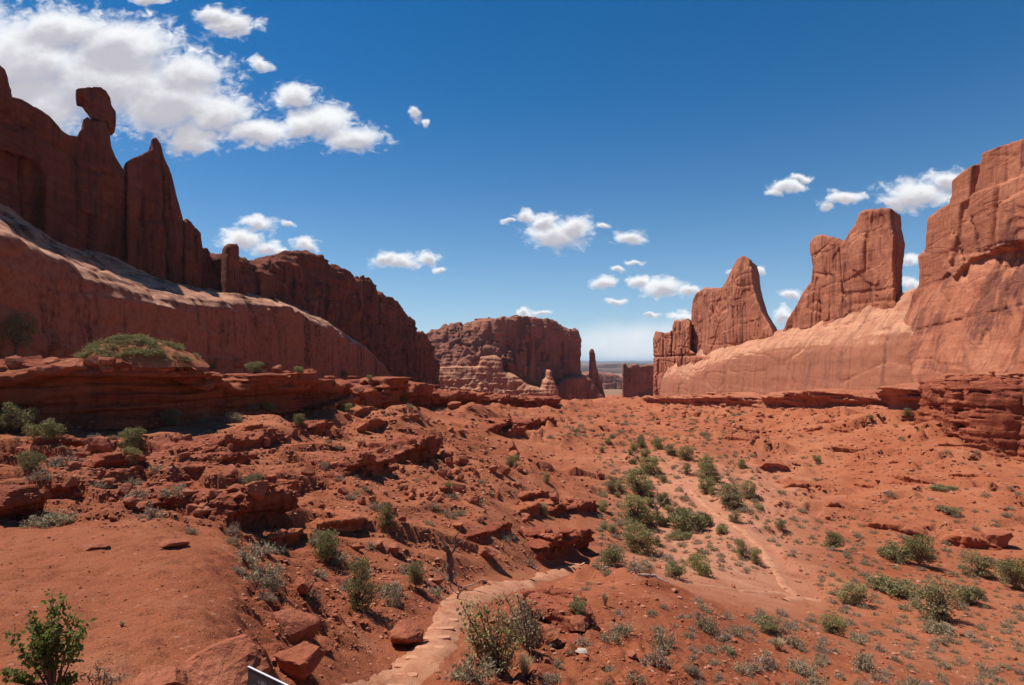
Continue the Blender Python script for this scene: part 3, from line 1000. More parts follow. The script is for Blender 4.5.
# ===================================================================== right wall
FR = Frame((92, 0), (0, 1), (-1, 0))
NR = dict(seed=71, big=0.35, col=0.05, crack=0.6, slab=1.1, strata=0.03, fine=0.06, block=0.28, block2=0.05)
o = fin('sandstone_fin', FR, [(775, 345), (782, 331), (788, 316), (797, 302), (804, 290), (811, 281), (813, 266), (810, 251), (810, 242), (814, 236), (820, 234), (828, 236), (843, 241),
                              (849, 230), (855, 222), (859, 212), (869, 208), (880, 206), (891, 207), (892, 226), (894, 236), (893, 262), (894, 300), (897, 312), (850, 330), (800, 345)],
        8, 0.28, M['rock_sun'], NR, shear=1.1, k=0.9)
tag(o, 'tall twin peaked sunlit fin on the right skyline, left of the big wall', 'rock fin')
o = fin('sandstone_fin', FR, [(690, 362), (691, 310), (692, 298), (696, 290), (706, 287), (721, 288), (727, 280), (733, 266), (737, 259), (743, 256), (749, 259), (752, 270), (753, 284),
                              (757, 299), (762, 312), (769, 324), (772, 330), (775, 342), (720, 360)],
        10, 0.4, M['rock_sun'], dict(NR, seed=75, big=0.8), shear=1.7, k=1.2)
tag(o, 'pointed sunlit fin with a flat left shoulder, right of the paired columns', 'rock fin')
FT = Frame((89, 0), (0, 1), (-1, 0))
JT = [(FT.proj([(c, 345)])[0][0], wd) for c, wd in ((663, 0.8), (671.5, 1.1), (680, 0.6))]
jz = FT.proj([(672, 356)])[0][1]


def joints(d, u, w, z):
    g = 0.0
    for ju, wd in JT:
        g = g + wd * 1.5 * np.exp(-((u + 2.4 * w - ju) / wd) ** 2) * sstep(z, jz - 1, jz + 0.5)
    g = g + 1.0 * np.exp(-((z - jz) / 0.5) ** 2)
    return d + g


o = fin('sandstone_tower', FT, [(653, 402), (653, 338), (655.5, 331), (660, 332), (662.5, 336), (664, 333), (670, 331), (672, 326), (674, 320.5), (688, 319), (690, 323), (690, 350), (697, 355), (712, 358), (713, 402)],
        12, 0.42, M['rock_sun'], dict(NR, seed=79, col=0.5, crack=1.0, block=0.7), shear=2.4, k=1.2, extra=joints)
tag(o, 'paired square columns ending the right wall beside the valley mouth', 'rock tower')

rf_px = [(640, 362), (690, 354), (700, 352), (730, 346), (760, 338), (780, 333), (820, 324), (850, 315), (880, 307), (905, 299), (915, 308), (935, 335), (960, 356), (1024, 372), (1300, 340)]
rl_px = [(640, 375), (690, 372), (700, 368), (740, 350), (780, 348), (850, 345), (880, 336), (905, 322), (915, 335), (935, 356), (960, 372), (1024, 382), (1300, 360)]
rfY = [F * 92 / (p[0] - CX) for p in rf_px][::-1]; rfZ = [(HY - p[1]) / F * F * 92 / (p[0] - CX) for p in rf_px][::-1]
rlY = [F * 86 / (p[0] - CX) for p in rl_px][::-1]; rlZ = [(HY - p[1]) / F * F * 86 / (p[0] - CX) for p in rl_px][::-1]


def ramp_body(u, w, z):
    Y = u; X = w
    zl = np.interp(Y, rlY, rlZ); zf = np.interp(Y, rfY, rfZ)
    fx = np.clip((X - 86) / 6, -1, 1.3)
    top = zl + (zf - zl) * fx + 0.35 * vn(X / 5, Y / 20, 0, 163) + 0.12 * vn((X + z * 0.3) / 1.1, Y / 14, 0, 164)
    xf = 84.6 + 0.7 * vn(Y / 21, z / 30, 0, 165) + 0.09 * (z + 10)
    return smax((z - top) * 0.62, (xf - X), 2.0)


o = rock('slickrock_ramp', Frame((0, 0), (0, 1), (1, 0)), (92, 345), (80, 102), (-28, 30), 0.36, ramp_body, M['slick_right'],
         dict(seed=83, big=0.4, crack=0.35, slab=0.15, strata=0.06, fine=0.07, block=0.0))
tag(o, 'pale slickrock ramp carrying the fins along the right wall', 'rock shelf')

FW = Frame((90, 0), (0, 1), (-1, 0))
line = FW.proj([(905, 312), (917, 296), (955, 268), (962, 277), (975, 262), (1000, 252), (1024, 246), (1120, 225), (1350, 150)])
slab2 = FW.proj([(978, 200), (985, 192), (1024, 179), (1120, 150), (1300, 60), (1300, 175), (1120, 224), (1024, 245), (1000, 251), (990, 240), (981, 222)])
blk = FW.proj([(953, 200), (953, 181), (965, 172), (980, 163), (983, 175), (982, 198), (968, 205), (960, 264), (955, 262)])
lu = np.array([p[0] for p in line])[::-1]; lz = np.array([p[1] for p in line])[::-1]


def wall_extra(d, u, w, z):
    zl = np.interp(u, lu, lz) + 1.0 * vn(u / 4, 0, 0, 171)
    below = np.maximum(zl - z, 0)
    S = sstep(u, 132, 116)
    wf = np.where(z > zl, -0.3 + 1.3 * S, 0.36 * below - 0.3) + 0.0 * w
    uz_u = u[:, :, 0]; uz_z = z[:, 0, :] * np.ones_like(uz_u)
    g = poly_sd(uz_u, uz_z, slab2).astype('f4')[:, None, :]
    g2 = poly_sd(uz_u, uz_z, blk).astype('f4')[:, None, :]
    wf = wf + 1.3 * sstep(-g, -0.15, 0.25) + 0.7 * sstep(-g2, -0.15, 0.3)
    crack = np.exp(-((u - cr_u + 0.12 * (z - cr_z)) / 0.35) ** 2) * sstep(z, cr_z - 9, cr_z - 7)
    return smax(d, (w - wf) + 2.2 * crack, 0.5)


cr_u, cr_z = FW.proj([(982, 163)])[0]
o = fin('sandstone_wall', FW, [(905, 320), (912, 292), (917, 284), (918, 270), (917, 256), (925, 249), (927, 230), (928, 218), (940, 208), (950, 203), (953, 196), (953, 181), (965, 172), (980, 163), (983, 154),
                               (1000, 147), (1024, 139), (1120, 108), (1350, 40), (1350, 400), (1024, 392), (930, 385)],
        31, 0.3, M['rock_sun'], dict(NR, seed=87, col=0.1, crack=0.7, slab=0.7, block=0.35), wc=12.0, k=1.5, extra=wall_extra, shear=0.9, zmin=-8, batter=0.08)
tag(o, 'great sheer sandstone wall with cracked overhanging blocks filling the right edge', 'cliff')

# bench and ledge band under the right wall
bY, bZ = BY, BZ


def bench_right(u, w, z):
    Y = u; X = w
    top = np.interp(Y, bY, bZ) + 0.12 * (X - 82) + 0.25 * vn(X / 4, Y / 8, 0, 175)
    xf = np.interp(Y, [90, 130, 200, 360], [73, 75, 76.5, 77]) + 2.0 * vn(Y / 19, 0, 0, 176) + 0.8 * vn(Y / 6, z / 5, 0, 177)
    dz = top - z
    und = 1.1 * sstep(dz, 0.8, 1.2) * sstep(dz, 5, 3.2) + 0.6 * sstep(dz, 2.2, 2.5) * sstep(dz, 3.6, 3.2)
    return smax(z - top, xf - X - 0.30 * (z - top) + und, 0.5)


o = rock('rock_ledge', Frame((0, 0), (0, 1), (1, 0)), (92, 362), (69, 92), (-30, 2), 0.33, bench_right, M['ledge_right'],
         dict(seed=91, big=0.25, strata=0.1, beds=0.75, crack=0.5, slab=0.4, fine=0.2, block=0.2, band=3.5))
tag(o, 'long layered red ledge running under the right hand wall', 'rock ledge')

bt = [(66.5, 90), (67.5, 86), (70, 82.5), (80, 81), (96, 80), (98, 112), (80, 116), (71, 106)]


def buttress(u, w, z):
    g = poly_sd(u[:, :, 0], w[:, :, 0], bt).astype('f4')[:, :, None]
    top = -3.9 + 0.07 * (u - 62) + 0.5 * vn(u / 5, w / 5, 0, 181)
    out = 0.07 * (z - top)
    return smax(z - top, g + out, 0.8)


o = rock('rock_buttress', Frame((0, 0), (1, 0), (0, 1)), (58, 90), (77, 112), (-17.5, 0.5), 0.2, buttress, M['ledge'],
         dict(seed=95, s=0.6, big=1.2, strata=0.1, beds=0.7, col=1.5, crack=2.4, slab=1.0, fine=0.35, block=1.6, band=3.5))
tag(o, 'blocky layered red buttress jutting from the ledge at the right edge', 'rock buttress')

# ===================================================================== left ledge
tY, tZ, plan = TY, TZ, PLAN


def ledge_left(sd):
    def f(u, w, z):
        X = u; Y = w
        g = poly_sd(X[:, :, 0], Y[:, :, 0] * np.ones_like(X[:, :, 0]), plan).astype('f4')[:, :, None]
        top = np.interp(Y, tY, tZ) - 0.15 + 0.45 * vn(X / 3.5, Y / 3.5, 0, sd) + 0.2 * np.floor(2.5 * vn(X / 2.2, Y / 2.2, 0, sd + 7)) + 0.03 * np.clip(-g, 0, 20)
        dz = top - z
        under = 1.3 * sstep(dz, 0.9, 1.3) * sstep(dz, 6, 3.5) + 0.35 * sstep(dz, 2.4, 2.7) * sstep(dz, 5, 3)
        gg = g + 1.5 * vn(X / 7, Y / 7, 0, sd + 1) + 0.5 * vn(X / 2.6, Y / 2.6, z / 6, sd + 2) + under - 0.4
        return smax(z - top, gg, 0.35)
    return f


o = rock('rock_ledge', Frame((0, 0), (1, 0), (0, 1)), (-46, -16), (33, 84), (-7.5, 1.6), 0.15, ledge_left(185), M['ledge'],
         dict(seed=97, big=0.75, strata=0.05, beds=0.75, crack=0.35, slab=0.55, fine=0.2, block=0.30, band=3.0, s=0.7))
tag(o, 'dark overhanging red ledge along the left, with the grassy mound on its top', 'rock ledge')
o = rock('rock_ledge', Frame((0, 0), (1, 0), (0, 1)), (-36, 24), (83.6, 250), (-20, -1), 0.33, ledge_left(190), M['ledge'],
         dict(seed=99, big=0.5, strata=0.2, beds=0.9, block=0.6, crack=0.8, slab=0.6, fine=0.2, band=3))
tag(o, 'far thin end of the left ledge running on towards the mesa foot', 'rock ledge')

print('big rocks', time.time() - T_START)
#@@STAGE2


# ===================================================================== placing by direction
bpy.context.view_layer.update()
DG = bpy.context.evaluated_depsgraph_get()


def cast(px, py):
    """what stands in a direction from the viewpoint: point, normal, object"""
    d = Vector(((px - CX) / F, 1.0, (HY - py) / F)).normalized()
    ok, loc, nrm, _, ob, _ = SC.ray_cast(DG, (0, 0, 0), d)
    return (loc, nrm, ob) if ok else (None, None, None)


def place(px, py):
    loc, nrm, ob = cast(px, py)
    if loc is None:
        return Vector(ghit(px, py))
    return loc


# ===================================================================== small rock ledges standing out of the slopes
def outcrop(p0, p1, hpx, deep, label, seed, strata=0.3, mat='ledge'):
    A = place(*p0); B = place(*p1)
    A2 = np.array(A[:2]); B2 = np.array(B[:2])
    L = float(np.linalg.norm(B2 - A2))
    fr = Frame(A2, B2 - A2)
    mid = (A2 + B2) / 2
    if fr.W @ (-mid) < 0:
        fr.W = -fr.W; fr.hand = fr.U[0] * fr.W[1] - fr.U[1] * fr.W[0]
    Ym = float(mid[1]); pxm = Ym / F
    hh = hpx * pxm
    dp = deep
    z0, z1 = A[2], B[2]

    def fn(u, w, z):
        t = np.clip(u / L, 0, 1)
        zb = z0 + (z1 - z0) * t
        tp2 = 0.25 + 0.75 * sstep(t, 0.0, 0.22) * sstep(t, 1.0, 0.78)
        top = zb + hh * tp2 * (1 + 0.35 * vn(u / (hh * 2.2), 0, 0, seed)) - 0.07 * np.clip(-w, 0, dp) + 0.0 * z
        fw = 0.45 * hh * vn(u / (hh * 1.5), 0, 0, seed + 2) + 0.30 * hh * vn(u / (hh * 0.5), z / hh, 0, seed + 3)
        under = 0.35 * hh * sstep(z - zb, hh * 0.55, hh * 0.35)
        endr = np.abs(u - L / 2) - L / 2 + 0.4 * hh * vn(w / hh, z / hh, 0, seed + 4)
        return smax(smax(z - top, np.maximum(w - fw + under - 0.2 * hh, -(w + dp)), 0.12 * hh), endr, 0.3 * hh)
    h = max(0.045, pxm * 1.4)
    return tag(rock('rock_ledge', fr, (-hh, L + hh), (-dp - 0.3, hh), (min(z0, z1) - hh * 0.6, max(z0, z1) + hh * 1.7), h, fn, M[mat],
                    dict(seed=seed, s=hh / 3.2, big=0.35, strata=0.1, beds=strata * 1.6, crack=0.7, slab=0.7, block=0.6, col=0.3, fine=0.22, band=hh)), label, 'rock ledge')


outcrop((228, 531), (300, 520), 30, 3.0, 'overhanging rock slab with a black hollow beneath, left of centre', 201)
outcrop((352, 480), (398, 470), 24, 3.5, 'red rock step with a dark notch, left half of the midslope ledge', 202)
outcrop((398, 466), (440, 450), 19, 3.5, 'straight red rock step, right half of the midslope ledge', 203)
outcrop((534, 558), (596, 549), 20, 3.0, 'low eroded ledge with dark hollows just behind the pale stone steps', 204)
outcrop((545, 517), (602, 511), 10, 3.0, 'thin broken ledge on the mound left of the green wash trees', 205)
outcrop((484, 434), (562, 424), 9, 6.0, 'long thin ledge on the slope below the mesa', 206)
outcrop((-20, 524), (50, 506), 24, 3.0, 'dark ledge at the left edge behind the sandy slab', 207)
outcrop((196, 460), (284, 440), 13, 3.0, 'sloping ledge in the left rubble below the big dark ledge', 208)
outcrop((862, 526), (934, 541), 6, 4.0, 'low cracked ledge above the right hand flat, left piece', 209, mat='terrace')
outcrop((938, 543), (1004, 551), 8, 4.0, 'low cracked ledge above the right hand flat, right piece', 210, mat='terrace')
outcrop((528, 604), (549, 632), 20, 1.6, 'crumbling dark rock edge beside the leafy bush near the steps', 211)
outcrop((758, 468), (792, 470), 5, 4.0, 'short dark rock step on the right slope above the wash trees', 212, mat='terrace')
outcrop((784, 488), (812, 491), 5, 4.0, 'small broken rock step right of the wash trees', 213, mat='terrace')
outcrop((300, 435), (330, 430), 10, 3.0, 'small dark rock step just beneath the long left ledge', 214)
outcrop((462, 545), (512, 528), 7, 2.5, 'thin curved rock edge on the bare mound in the centre', 215)
outcrop((820, 448), (905, 455), 3, 4.0, 'hairline ledge crossing the right slope', 216, mat='terrace')
AUTO = [(700, 1020, 416, 520, 22, 0.12, (1.8, 4), 'low broken ledges on the right slope', 'low broken rock ledge breaking the soil of the right slope'),
        (240, 560, 412, 560, 16, -0.22, (5, 10), 'low broken ledges on the left slope', 'low broken rock ledge breaking the soil of the left slope'),
        (0, 230, 442, 512, 8, -0.15, (9, 16), 'rock steps in the left rubble', 'dark rock step among the rubble under the left ledge')]
for x0, x1, y0, y1, n, sl_, (h0, h1), gr, lb in AUTO:
    for i in range(n):
        px, py = random.uniform(x0, x1), random.uniform(y0, y1)
        ln_ = random.uniform(22, 62)
        dy = ln_ * (sl_ + random.uniform(-0.12, 0.12))
        a_, b_ = place(px, py), place(px + ln_, py + dy)
        if (a_ - b_).length > 0.28 * a_[1] or a_[1] > 260: continue
        if 590 < px + ln_ / 2 < 800 and 440 < py < 620: continue
        oo = outcrop((px, py), (px + ln_, py + dy), random.uniform(h0, h1), 3.0, lb, 230 + i + x0 % 97, mat='ledge' if x0 == 0 else 'terrace')
        oo['group'] = gr
bpy.context.view_layer.update()
DG = bpy.context.evaluated_depsgraph_get()
print('outcrops', time.time() - T_START)

# ===================================================================== paths
mp, tp_, bp_ = new_mat('path_sand')
Pp = world_pos(tp_)
pc = tp_.ramp(tp_.noise(Pp, 1.2, 6, 0.65), [(0.3, (0.43, 0.175, 0.092)), (0.7, (0.55, 0.275, 0.160))])
pc = tp_.mix(tp_.math('MULTIPLY', tp_.smooth(tp_.noise(Pp, 9, 5, 0.7), 0.5, 0.7), 0.5), pc, (0.36, 0.12, 0.06))
pc = tp_.mix(tp_.math('MULTIPLY', tp_.smooth(tp_.noise(Pp, 1.7, 5, 0.7), 0.50, 0.64), 0.6), pc, (0.37, 0.115, 0.052))
tp_.link(pc, bp_.inputs['Base Color'])
bump(tp_, bp_, tp_.noise(Pp, 9, 7, 0.75), 0.9, 0.08)


def path(pts, width, name='path', lift=0.05):
    P = np.array([ghit(*p)[:2] for p in pts])
    seg = np.concatenate([[0], np.cumsum(np.linalg.norm(np.diff(P, axis=0), axis=1))])
    n = max(12, int(seg[-1] / 0.16))
    s = np.linspace(0, seg[-1], n)
    c = np.stack([np.interp(s, seg, P[:, 0]), np.interp(s, seg, P[:, 1])], 1)
    k = max(3, n // 14) | 1
    pad = np.concatenate([np.repeat(c[:1], k // 2, 0), c, np.repeat(c[-1:], k // 2, 0)])
    c = np.stack([np.convolve(pad[:, i], np.ones(k) / k, 'valid') for i in (0, 1)], 1)
    tng = np.gradient(c, axis=0); tng /= np.linalg.norm(tng, axis=1)[:, None] + 1e-9
    nr = np.stack([-tng[:, 1], tng[:, 0]], 1)
    m = 21
    v = np.zeros((n, m, 3))
    fade = 0.35 + 0.65 * sstep(s, 0, 1.6 * width) * sstep(seg[-1] - s, 0, 1.2 * width)
    for j in range(m):
        t = j / (m - 1) * 2 - 1
        wv = width * (1 + 0.28 * vn(s / 2.3, np.sign(t), 0, 301) + 0.22 * vn(s / 0.7, np.sign(t), 0, 302))
        q = c + nr * (t * wv * fade / 2)[:, None]
        v[:, j, :2] = q
        g = np.array([gz(a, b) for a, b in q])
        v[:, j, 2] = g + lift + 0.02 - (lift + 0.13) * abs(t) ** 2.4 + 0.03 * vn(q[:, 0] / 0.35, q[:, 1] / 0.35, 0, 303) + 0.02 * vn(q[:, 0] / 0.14, q[:, 1] / 0.14, 0, 304)
    # trodden smooth: level it along and across
    zz = v[:, :, 2]
    for _ in range(0):
        zz[1:-1] = np.maximum(zz[1:-1], (zz[:-2] + zz[2:] + zz[1:-1]) / 3)
    idx = np.arange(n * m).reshape(n, m)
    q = np.stack([idx[:-1, :-1], idx[1:, :-1], idx[1:, 1:], idx[:-1, 1:]], -1).reshape(-1, 4)
    o = mesh_np(name, v.reshape(-1, 3), q, mat=mp)
    if np.cross(np.append(tng[0], 0), np.append(nr[0], 0))[2] > 0:
        o.data.flip_normals() if hasattr(o.data, 'flip_normals') else None
    return tag(o, kind='structure')


path(PATHS[0], 1.05)
path(PATHS[1], 0.75)
path(PATHS[2], 1.45)
path(PATHS[3], 1.3)
pad = path([(785, 601), (800, 598), (822, 602)], 2.2)

# ===================================================================== loose rocks
import bmesh


def icos(sub):
    bm = bmesh.new()
    bmesh.ops.create_icosphere(bm, subdivisions=sub, radius=1.0)
    v = np.array([x.co[:] for x in bm.verts], 'f4'); f = np.array([[x.index for x in p.verts] for p in bm.faces], np.int32)
    bm.free()
    return v, f


ICO = {k: icos(k) for k in (1, 2, 3, 4)}


def stone(sub, seed, flat=0.7, rough=0.05):
    r = np.random.default_rng(seed)
    v, f = ICO[sub]
    v = v.copy()
    for _ in range(17):
        n = r.normal(size=3); n /= np.linalg.norm(n)
        c = r.uniform(0.42, 0.72)
        e = v @ n - c
        v = v - np.clip(e, 0, None)[:, None] * n * 0.97
    v = v + v * (rough * fbm(v[:, 0] * 2.2, v[:, 1] * 2.2, v[:, 2] * 2.2, seed % 50, 3))[:, None]
    v[:, 2] *= flat
    v -= (v.max(0) + v.min(0)) / 2
    v /= (v.max(0) - v.min(0))[None] / np.array([1, 1, flat])
    v[:, 2] += flat * 0.30
    return v, f


STONES = []
for k in range(14):
    v, f = stone(3, 400 + k, [0.75, 0.55, 0.9, 0.4][k % 4], 0.03)
    me = bpy.data.meshes.new('boulder'); me.from_pydata(v.tolist(), [], f.tolist()); me.materials.append(M['boulder'])
    STONES.append(me)


def boulder(px, py, wpx, hpx, label, name='boulder', cat='boulder', group=None, var=None, rz=None, dfac=0.8):
    p = place(px, py)
    k = p[1] / F
    i = random.randrange(14) if var is None else var
    me = STONES[i]
    fl = [0.75, 0.55, 0.9, 0.4][i % 4]
    o = bpy.data.objects.new(name, me)
    o.location = (p[0], p[1] + wpx * k * 0.25, p[2] - 0.04 * hpx * k)
    o.scale = (wpx * k, wpx * k * dfac, hpx * k / fl * 1.15)
    o.rotation_euler = (random.uniform(-.12, .12), random.uniform(-.15, .15), random.uniform(0, 6.28) if rz is None else rz)
    C.objects.link(o)
    return tag(o, label, cat, group)


def big_boulder(px, py, wpx, hpx, label, seed, tilt=(0, 0), flat=0.75, dfac=1.0):
    p = place(px, py)
    k = p[1] / F
    v, f = stone(4, seed, flat, 0.05)
    v = v + v * (0.05 * fbm(v[:, 0] * 7, v[:, 1] * 7, v[:, 2] * 7, seed % 37, 3, 0.6))[:, None]
    o = mesh_np('boulder', v, tris=f, mat=M['boulder'], smooth=False)
    o.location = (p[0], p[1] + wpx * k * 0.3, p[2] - 0.05 * hpx * k)
    o.scale = (wpx * k, wpx * k * dfac, hpx * k / flat * 1.15)
    o.rotation_euler = (tilt[0], tilt[1], random.uniform(-0.5, 0.5))
    return tag(o, label, 'boulder')


big_boulder(212, 700, 92, 52, 'big rounded rock at the lower end of the sandy slab, left of the sign', 520, flat=0.6)
big_boulder(148, 700, 60, 22, 'low rounded rock at the bottom edge of the sandy slab', 521, flat=0.5)
big_boulder(291, 641, 50, 36, 'large tilted boulder over a black shadow beside the sandy slab', 501, (0.1, -0.2))
big_boulder(300, 594, 24, 18, 'rounded boulder perched just above the large tilted one', 502)
big_boulder(296, 681, 50, 34, 'broken boulder at the bottom edge right of the dark sign', 503)
big_boulder(405, 648, 36, 22, 'flat topped rock beside the lower steps', 504, flat=0.5)
big_boulder(252, 497, 24, 18, 'square orange boulder sitting on the overhanging slab', 505)
big_boulder(600, 449 + 30, 10, 8, 'lone block on the slope left of the wash trees', 506)
big_boulder(548, 644, 26, 18, 'pale red block by the leafy bush at the crumbling edge', 507)
big_boulder(578, 632, 26, 13, 'flat reddish slab right of the crumbling edge', 508, flat=0.45)
big_boulder(487, 560, 26, 15, 'round boulder behind the bare dead trunk', 509)
big_boulder(437, 584, 13, 12, 'small round stone at the foot of the dead trunk', 510)
big_boulder(632, 658, 10, 7, 'small dark stone alone on the bare sand', 511)
big_boulder(170, 547, 28, 6, 'thin slab lying on the packed sand', 512, flat=0.35)
big_boulder(92, 550, 22, 5, 'pale flat stone set in the packed sand', 513, flat=0.3)
big_boulder(62, 372, 38, 16, 'broad block on the brink of the left ledge', 514)
big_boulder(158, 452, 26, 16, 'angular block in the left rubble beside the green bush', 515)
big_boulder(90, 455, 30, 20, 'large block at the foot of the left ledge', 516)
big_boulder(1000, 546, 26, 18, 'rounded red block at the right end of the cracked ledge', 517)
for px, py, w, h, lb in ((215, 366, 15, 9, 'leftmost lit block on the left ledge top'), (234, 366, 17, 9, 'second lit block on the left ledge top'), (262, 369, 17, 9, 'flat lit block on the left ledge top by the shrub'),
                         (276, 372, 14, 9, 'rightmost lit block on the left ledge top')):
    boulder(px, py, w, h, lb)
wm, wt, wb = new_mat('pale_stone')
wb.inputs['Base Color'].default_value = (0.42, 0.33, 0.27, 1)
v, f = stone(2, 530, 0.3, 0.05)
p = place(579, 652)
o = mesh_np('stone', v, tris=f, mat=wm, smooth=False); o.location = p; o.scale = (0.42, 0.3, 0.3)
tag(o, 'flat whitish stone lying on the red sand', 'stone')

ZR = [  # rubble zones: x0,x1,y0,y1,weight,(group,label)
    (60, 250, 440, 522, 70, ('rocks in the left rubble', 'angular red rock among the rubble below the dark left ledge')),
    (240, 470, 405, 500, 60, ('rocks on the left slope', 'red rock lying on the slope below the far left ledge')),
    (400, 520, 450, 505, 55, ('boulder field in the middle slope', 'block in the boulder field at mid slope, left of centre')),
    (310, 560, 500, 565, 40, ('rocks on the central mound', 'loose rock on the bare central mound')),
    (640, 790, 404, 444, 45, ('pale talus under the right ledge', 'pale block in the talus under the right ledge')),
    (780, 1010, 410, 530, 14, ('rocks on the right slope', 'small rock on the red right slope')),
]
NROCK = 0
for i in range(26):
    px = random.uniform(-5, 410)
    row = float(np.interp(px, [0, 100, 200, 300, 400], [364, 366, 372, 383, 391])) + random.uniform(-2, 5)
    w = random.uniform(7, 20) * (1 if px < 200 else 0.6)
    boulder(px, row, w, w * random.uniform(.4, .65), 'angular block lying on the rim of the long left ledge', 'boulder', 'boulder', 'blocks along the rim of the left ledge')
for _ in range(24):
    px, py = random.uniform(20, 260), random.uniform(436, 518)
    loc, nr, ob = cast(px, py)
    if ob is None or not ob.name.startswith(('ground', 'rock_ledge')) or nr[2] < 0.3: continue
    w = random.uniform(9, 21)
    boulder(px, py, w, w * random.uniform(.4, .7), 'large angular block in the jumble under the dark left ledge', 'boulder', 'boulder', 'large blocks under the left ledge')
for x0, x1, y0, y1, n, (gr, lb) in ZR:
    for _ in range(n):
        px, py = random.uniform(x0, x1), random.uniform(y0, y1)
        loc, nr, ob = cast(px, py)
        if ob is None or not ob.name.startswith(('ground', 'rock_ledge')) or nr[2] < 0.35: continue
        w = random.choice((4, 5, 6, 7, 8, 10, 13)) * (0.6 if x0 > 600 else 1.1)
        boulder(px, py, w, w * random.uniform(0.55, 0.85), lb, 'rock', 'rock', gr)
        NROCK += 1


def scatter_mesh(name, items, mat, label, cat):
    """many small stones or tufts as one object: items = (verts, faces, loc, scale3, rz)"""
    V = []; Fc = []; off = 0
    for v, f, loc, sc, rz in items:
        c, s = math.cos(rz), math.sin(rz)
        q = v * np.asarray(sc, 'f4')
        q = np.stack([q[:, 0] * c - q[:, 1] * s, q[:, 0] * s + q[:, 1] * c, q[:, 2]], 1) + np.asarray(loc, 'f4')
        V.append(q); Fc.append(f + off); off += len(v)
    o = mesh_np(name, np.concatenate(V), tris=np.concatenate(Fc), mat=mat, smooth=False)
    return tag(o, label, cat, kind='stuff')


SM = [stone(1, 600 + k, [0.6, 0.35, 0.8][k % 3], 0.05) for k in range(12)]
M['pale_rubble'] = rock_material('pale_rubble', (0.46, 0.19, 0.11), (0.36, 0.13, 0.075), (0.56, 0.29, 0.19), 0.1, 5.0, 0.9, 0.05, lines=0.0)
M['dark_rubble'] = rock_material('dark_rubble', (0.26, 0.075, 0.037), (0.17, 0.048, 0.026), (0.36, 0.12, 0.065), 0.2, 5.0, 0.9, 0.05, lines=0.0)
items = ([], [], [])
tries = 0
while sum(map(len, items)) < 21000 and tries < 130000:
    tries += 1
    px, py = random.uniform(-20, 1044), random.uniform(396, 690)
    wgt = 0.24 if px > 600 else 0.18
    wgt += 0.9 * float(blob(px, py, 150, 475, 150, 45)) + 0.7 * float(blob(px, py, 340, 440, 150, 60)) + 0.8 * float(blob(px, py, 460, 480, 80, 35))
    wgt += 0.55 * float(blob(px, py, 700, 425, 90, 22)) + 0.4 * float(blob(px, py, 400, 600, 170, 70)) + 0.15 * float(blob(px, py, 900, 460, 150, 60))
    if px < 235 and py > 528: wgt = 0.22
    if random.random() > wgt or (near_path(px, py) and random.random() < 0.6): continue
    loc, nr, ob = cast(px, py)
    if ob is None or not ob.name.startswith(('ground', 'rock_ledge')) or nr[2] < 0.3: continue
    k = loc[1] / F
    w = min(4.2, 1.0 * (1 / max(0.03, random.random())) ** 0.55) * k * 1.1
    if py > 560: w *= 1.2
    if px < 235 and py > 528: w *= 0.42
    v, f = random.choice(SM)
    items[random.choices((0, 1, 2), (5, 3, 2))[0]].append((v, f, (loc[0], loc[1], loc[2] - 0.08 * w), (w, w * random.uniform(.6, 1), w * random.uniform(.5, 1.0)), random.uniform(0, 6.28)))
for _ in range(1500):
    px, py = random.uniform(-15, 262), random.uniform(530, 688)
    loc, nr, ob = cast(px, py)
    if ob is None or ob.name != 'ground': continue
    w = random.uniform(0.5, 1.5) * (0.5 + 1.1 * random.random() ** 6 * 2) * loc[1] / F
    v, f = random.choice(SM)
    items[random.choices((0, 1, 2), (5, 3, 3))[0]].append((v, f, (loc[0], loc[1], loc[2] - 0.05 * w), (w, w * random.uniform(.6, 1), w * random.uniform(.5, 1.0)), random.uniform(0, 6.28)))
scatter_mesh('rubble', items[0], M['boulder'], 'small broken red stones strewn over the slopes', 'rubble')
scatter_mesh('gravel', items[1], M['pale_rubble'], 'small pale stones strewn over the slopes', 'gravel')
scatter_mesh('rubble', items[2], M['dark_rubble'], 'small dark stones strewn over the slopes', 'rubble')
print('rocks', NROCK, [len(i) for i in items], tries, time.time() - T_START)

# ===================================================================== plants
def leaf_mat(name, c1, c2, c3=None, trans=0.25):
    m, t, b = new_mat(name)
    oi = t.n('ShaderNodeObjectInfo')
    P = world_pos(t)
    n = t.noise(P, 6.0, 3, 0.6)
    c = t.mix(t.smooth(n, 0.35, 0.65), c1, c2)
    c = t.mix(t.math('MULTIPLY', oi.outputs['Random'], 0.55), c, c3 or c2)
    t.link(c, b.inputs['Base Color'])
    b.inputs['Roughness'].default_value = 0.8
    tr = t.n('ShaderNodeBsdfTranslucent')
    t.link(c, tr.inputs['Color'])
    mx = t.n('ShaderNodeMixShader')
    mx.inputs[0].default_value = trans
    out = m.node_tree.nodes['Material Output']
    t.link(b.outputs[0], mx.inputs[1]); t.link(tr.outputs[0], mx.inputs[2]); t.link(mx.outputs[0], out.inputs[0])
    return m


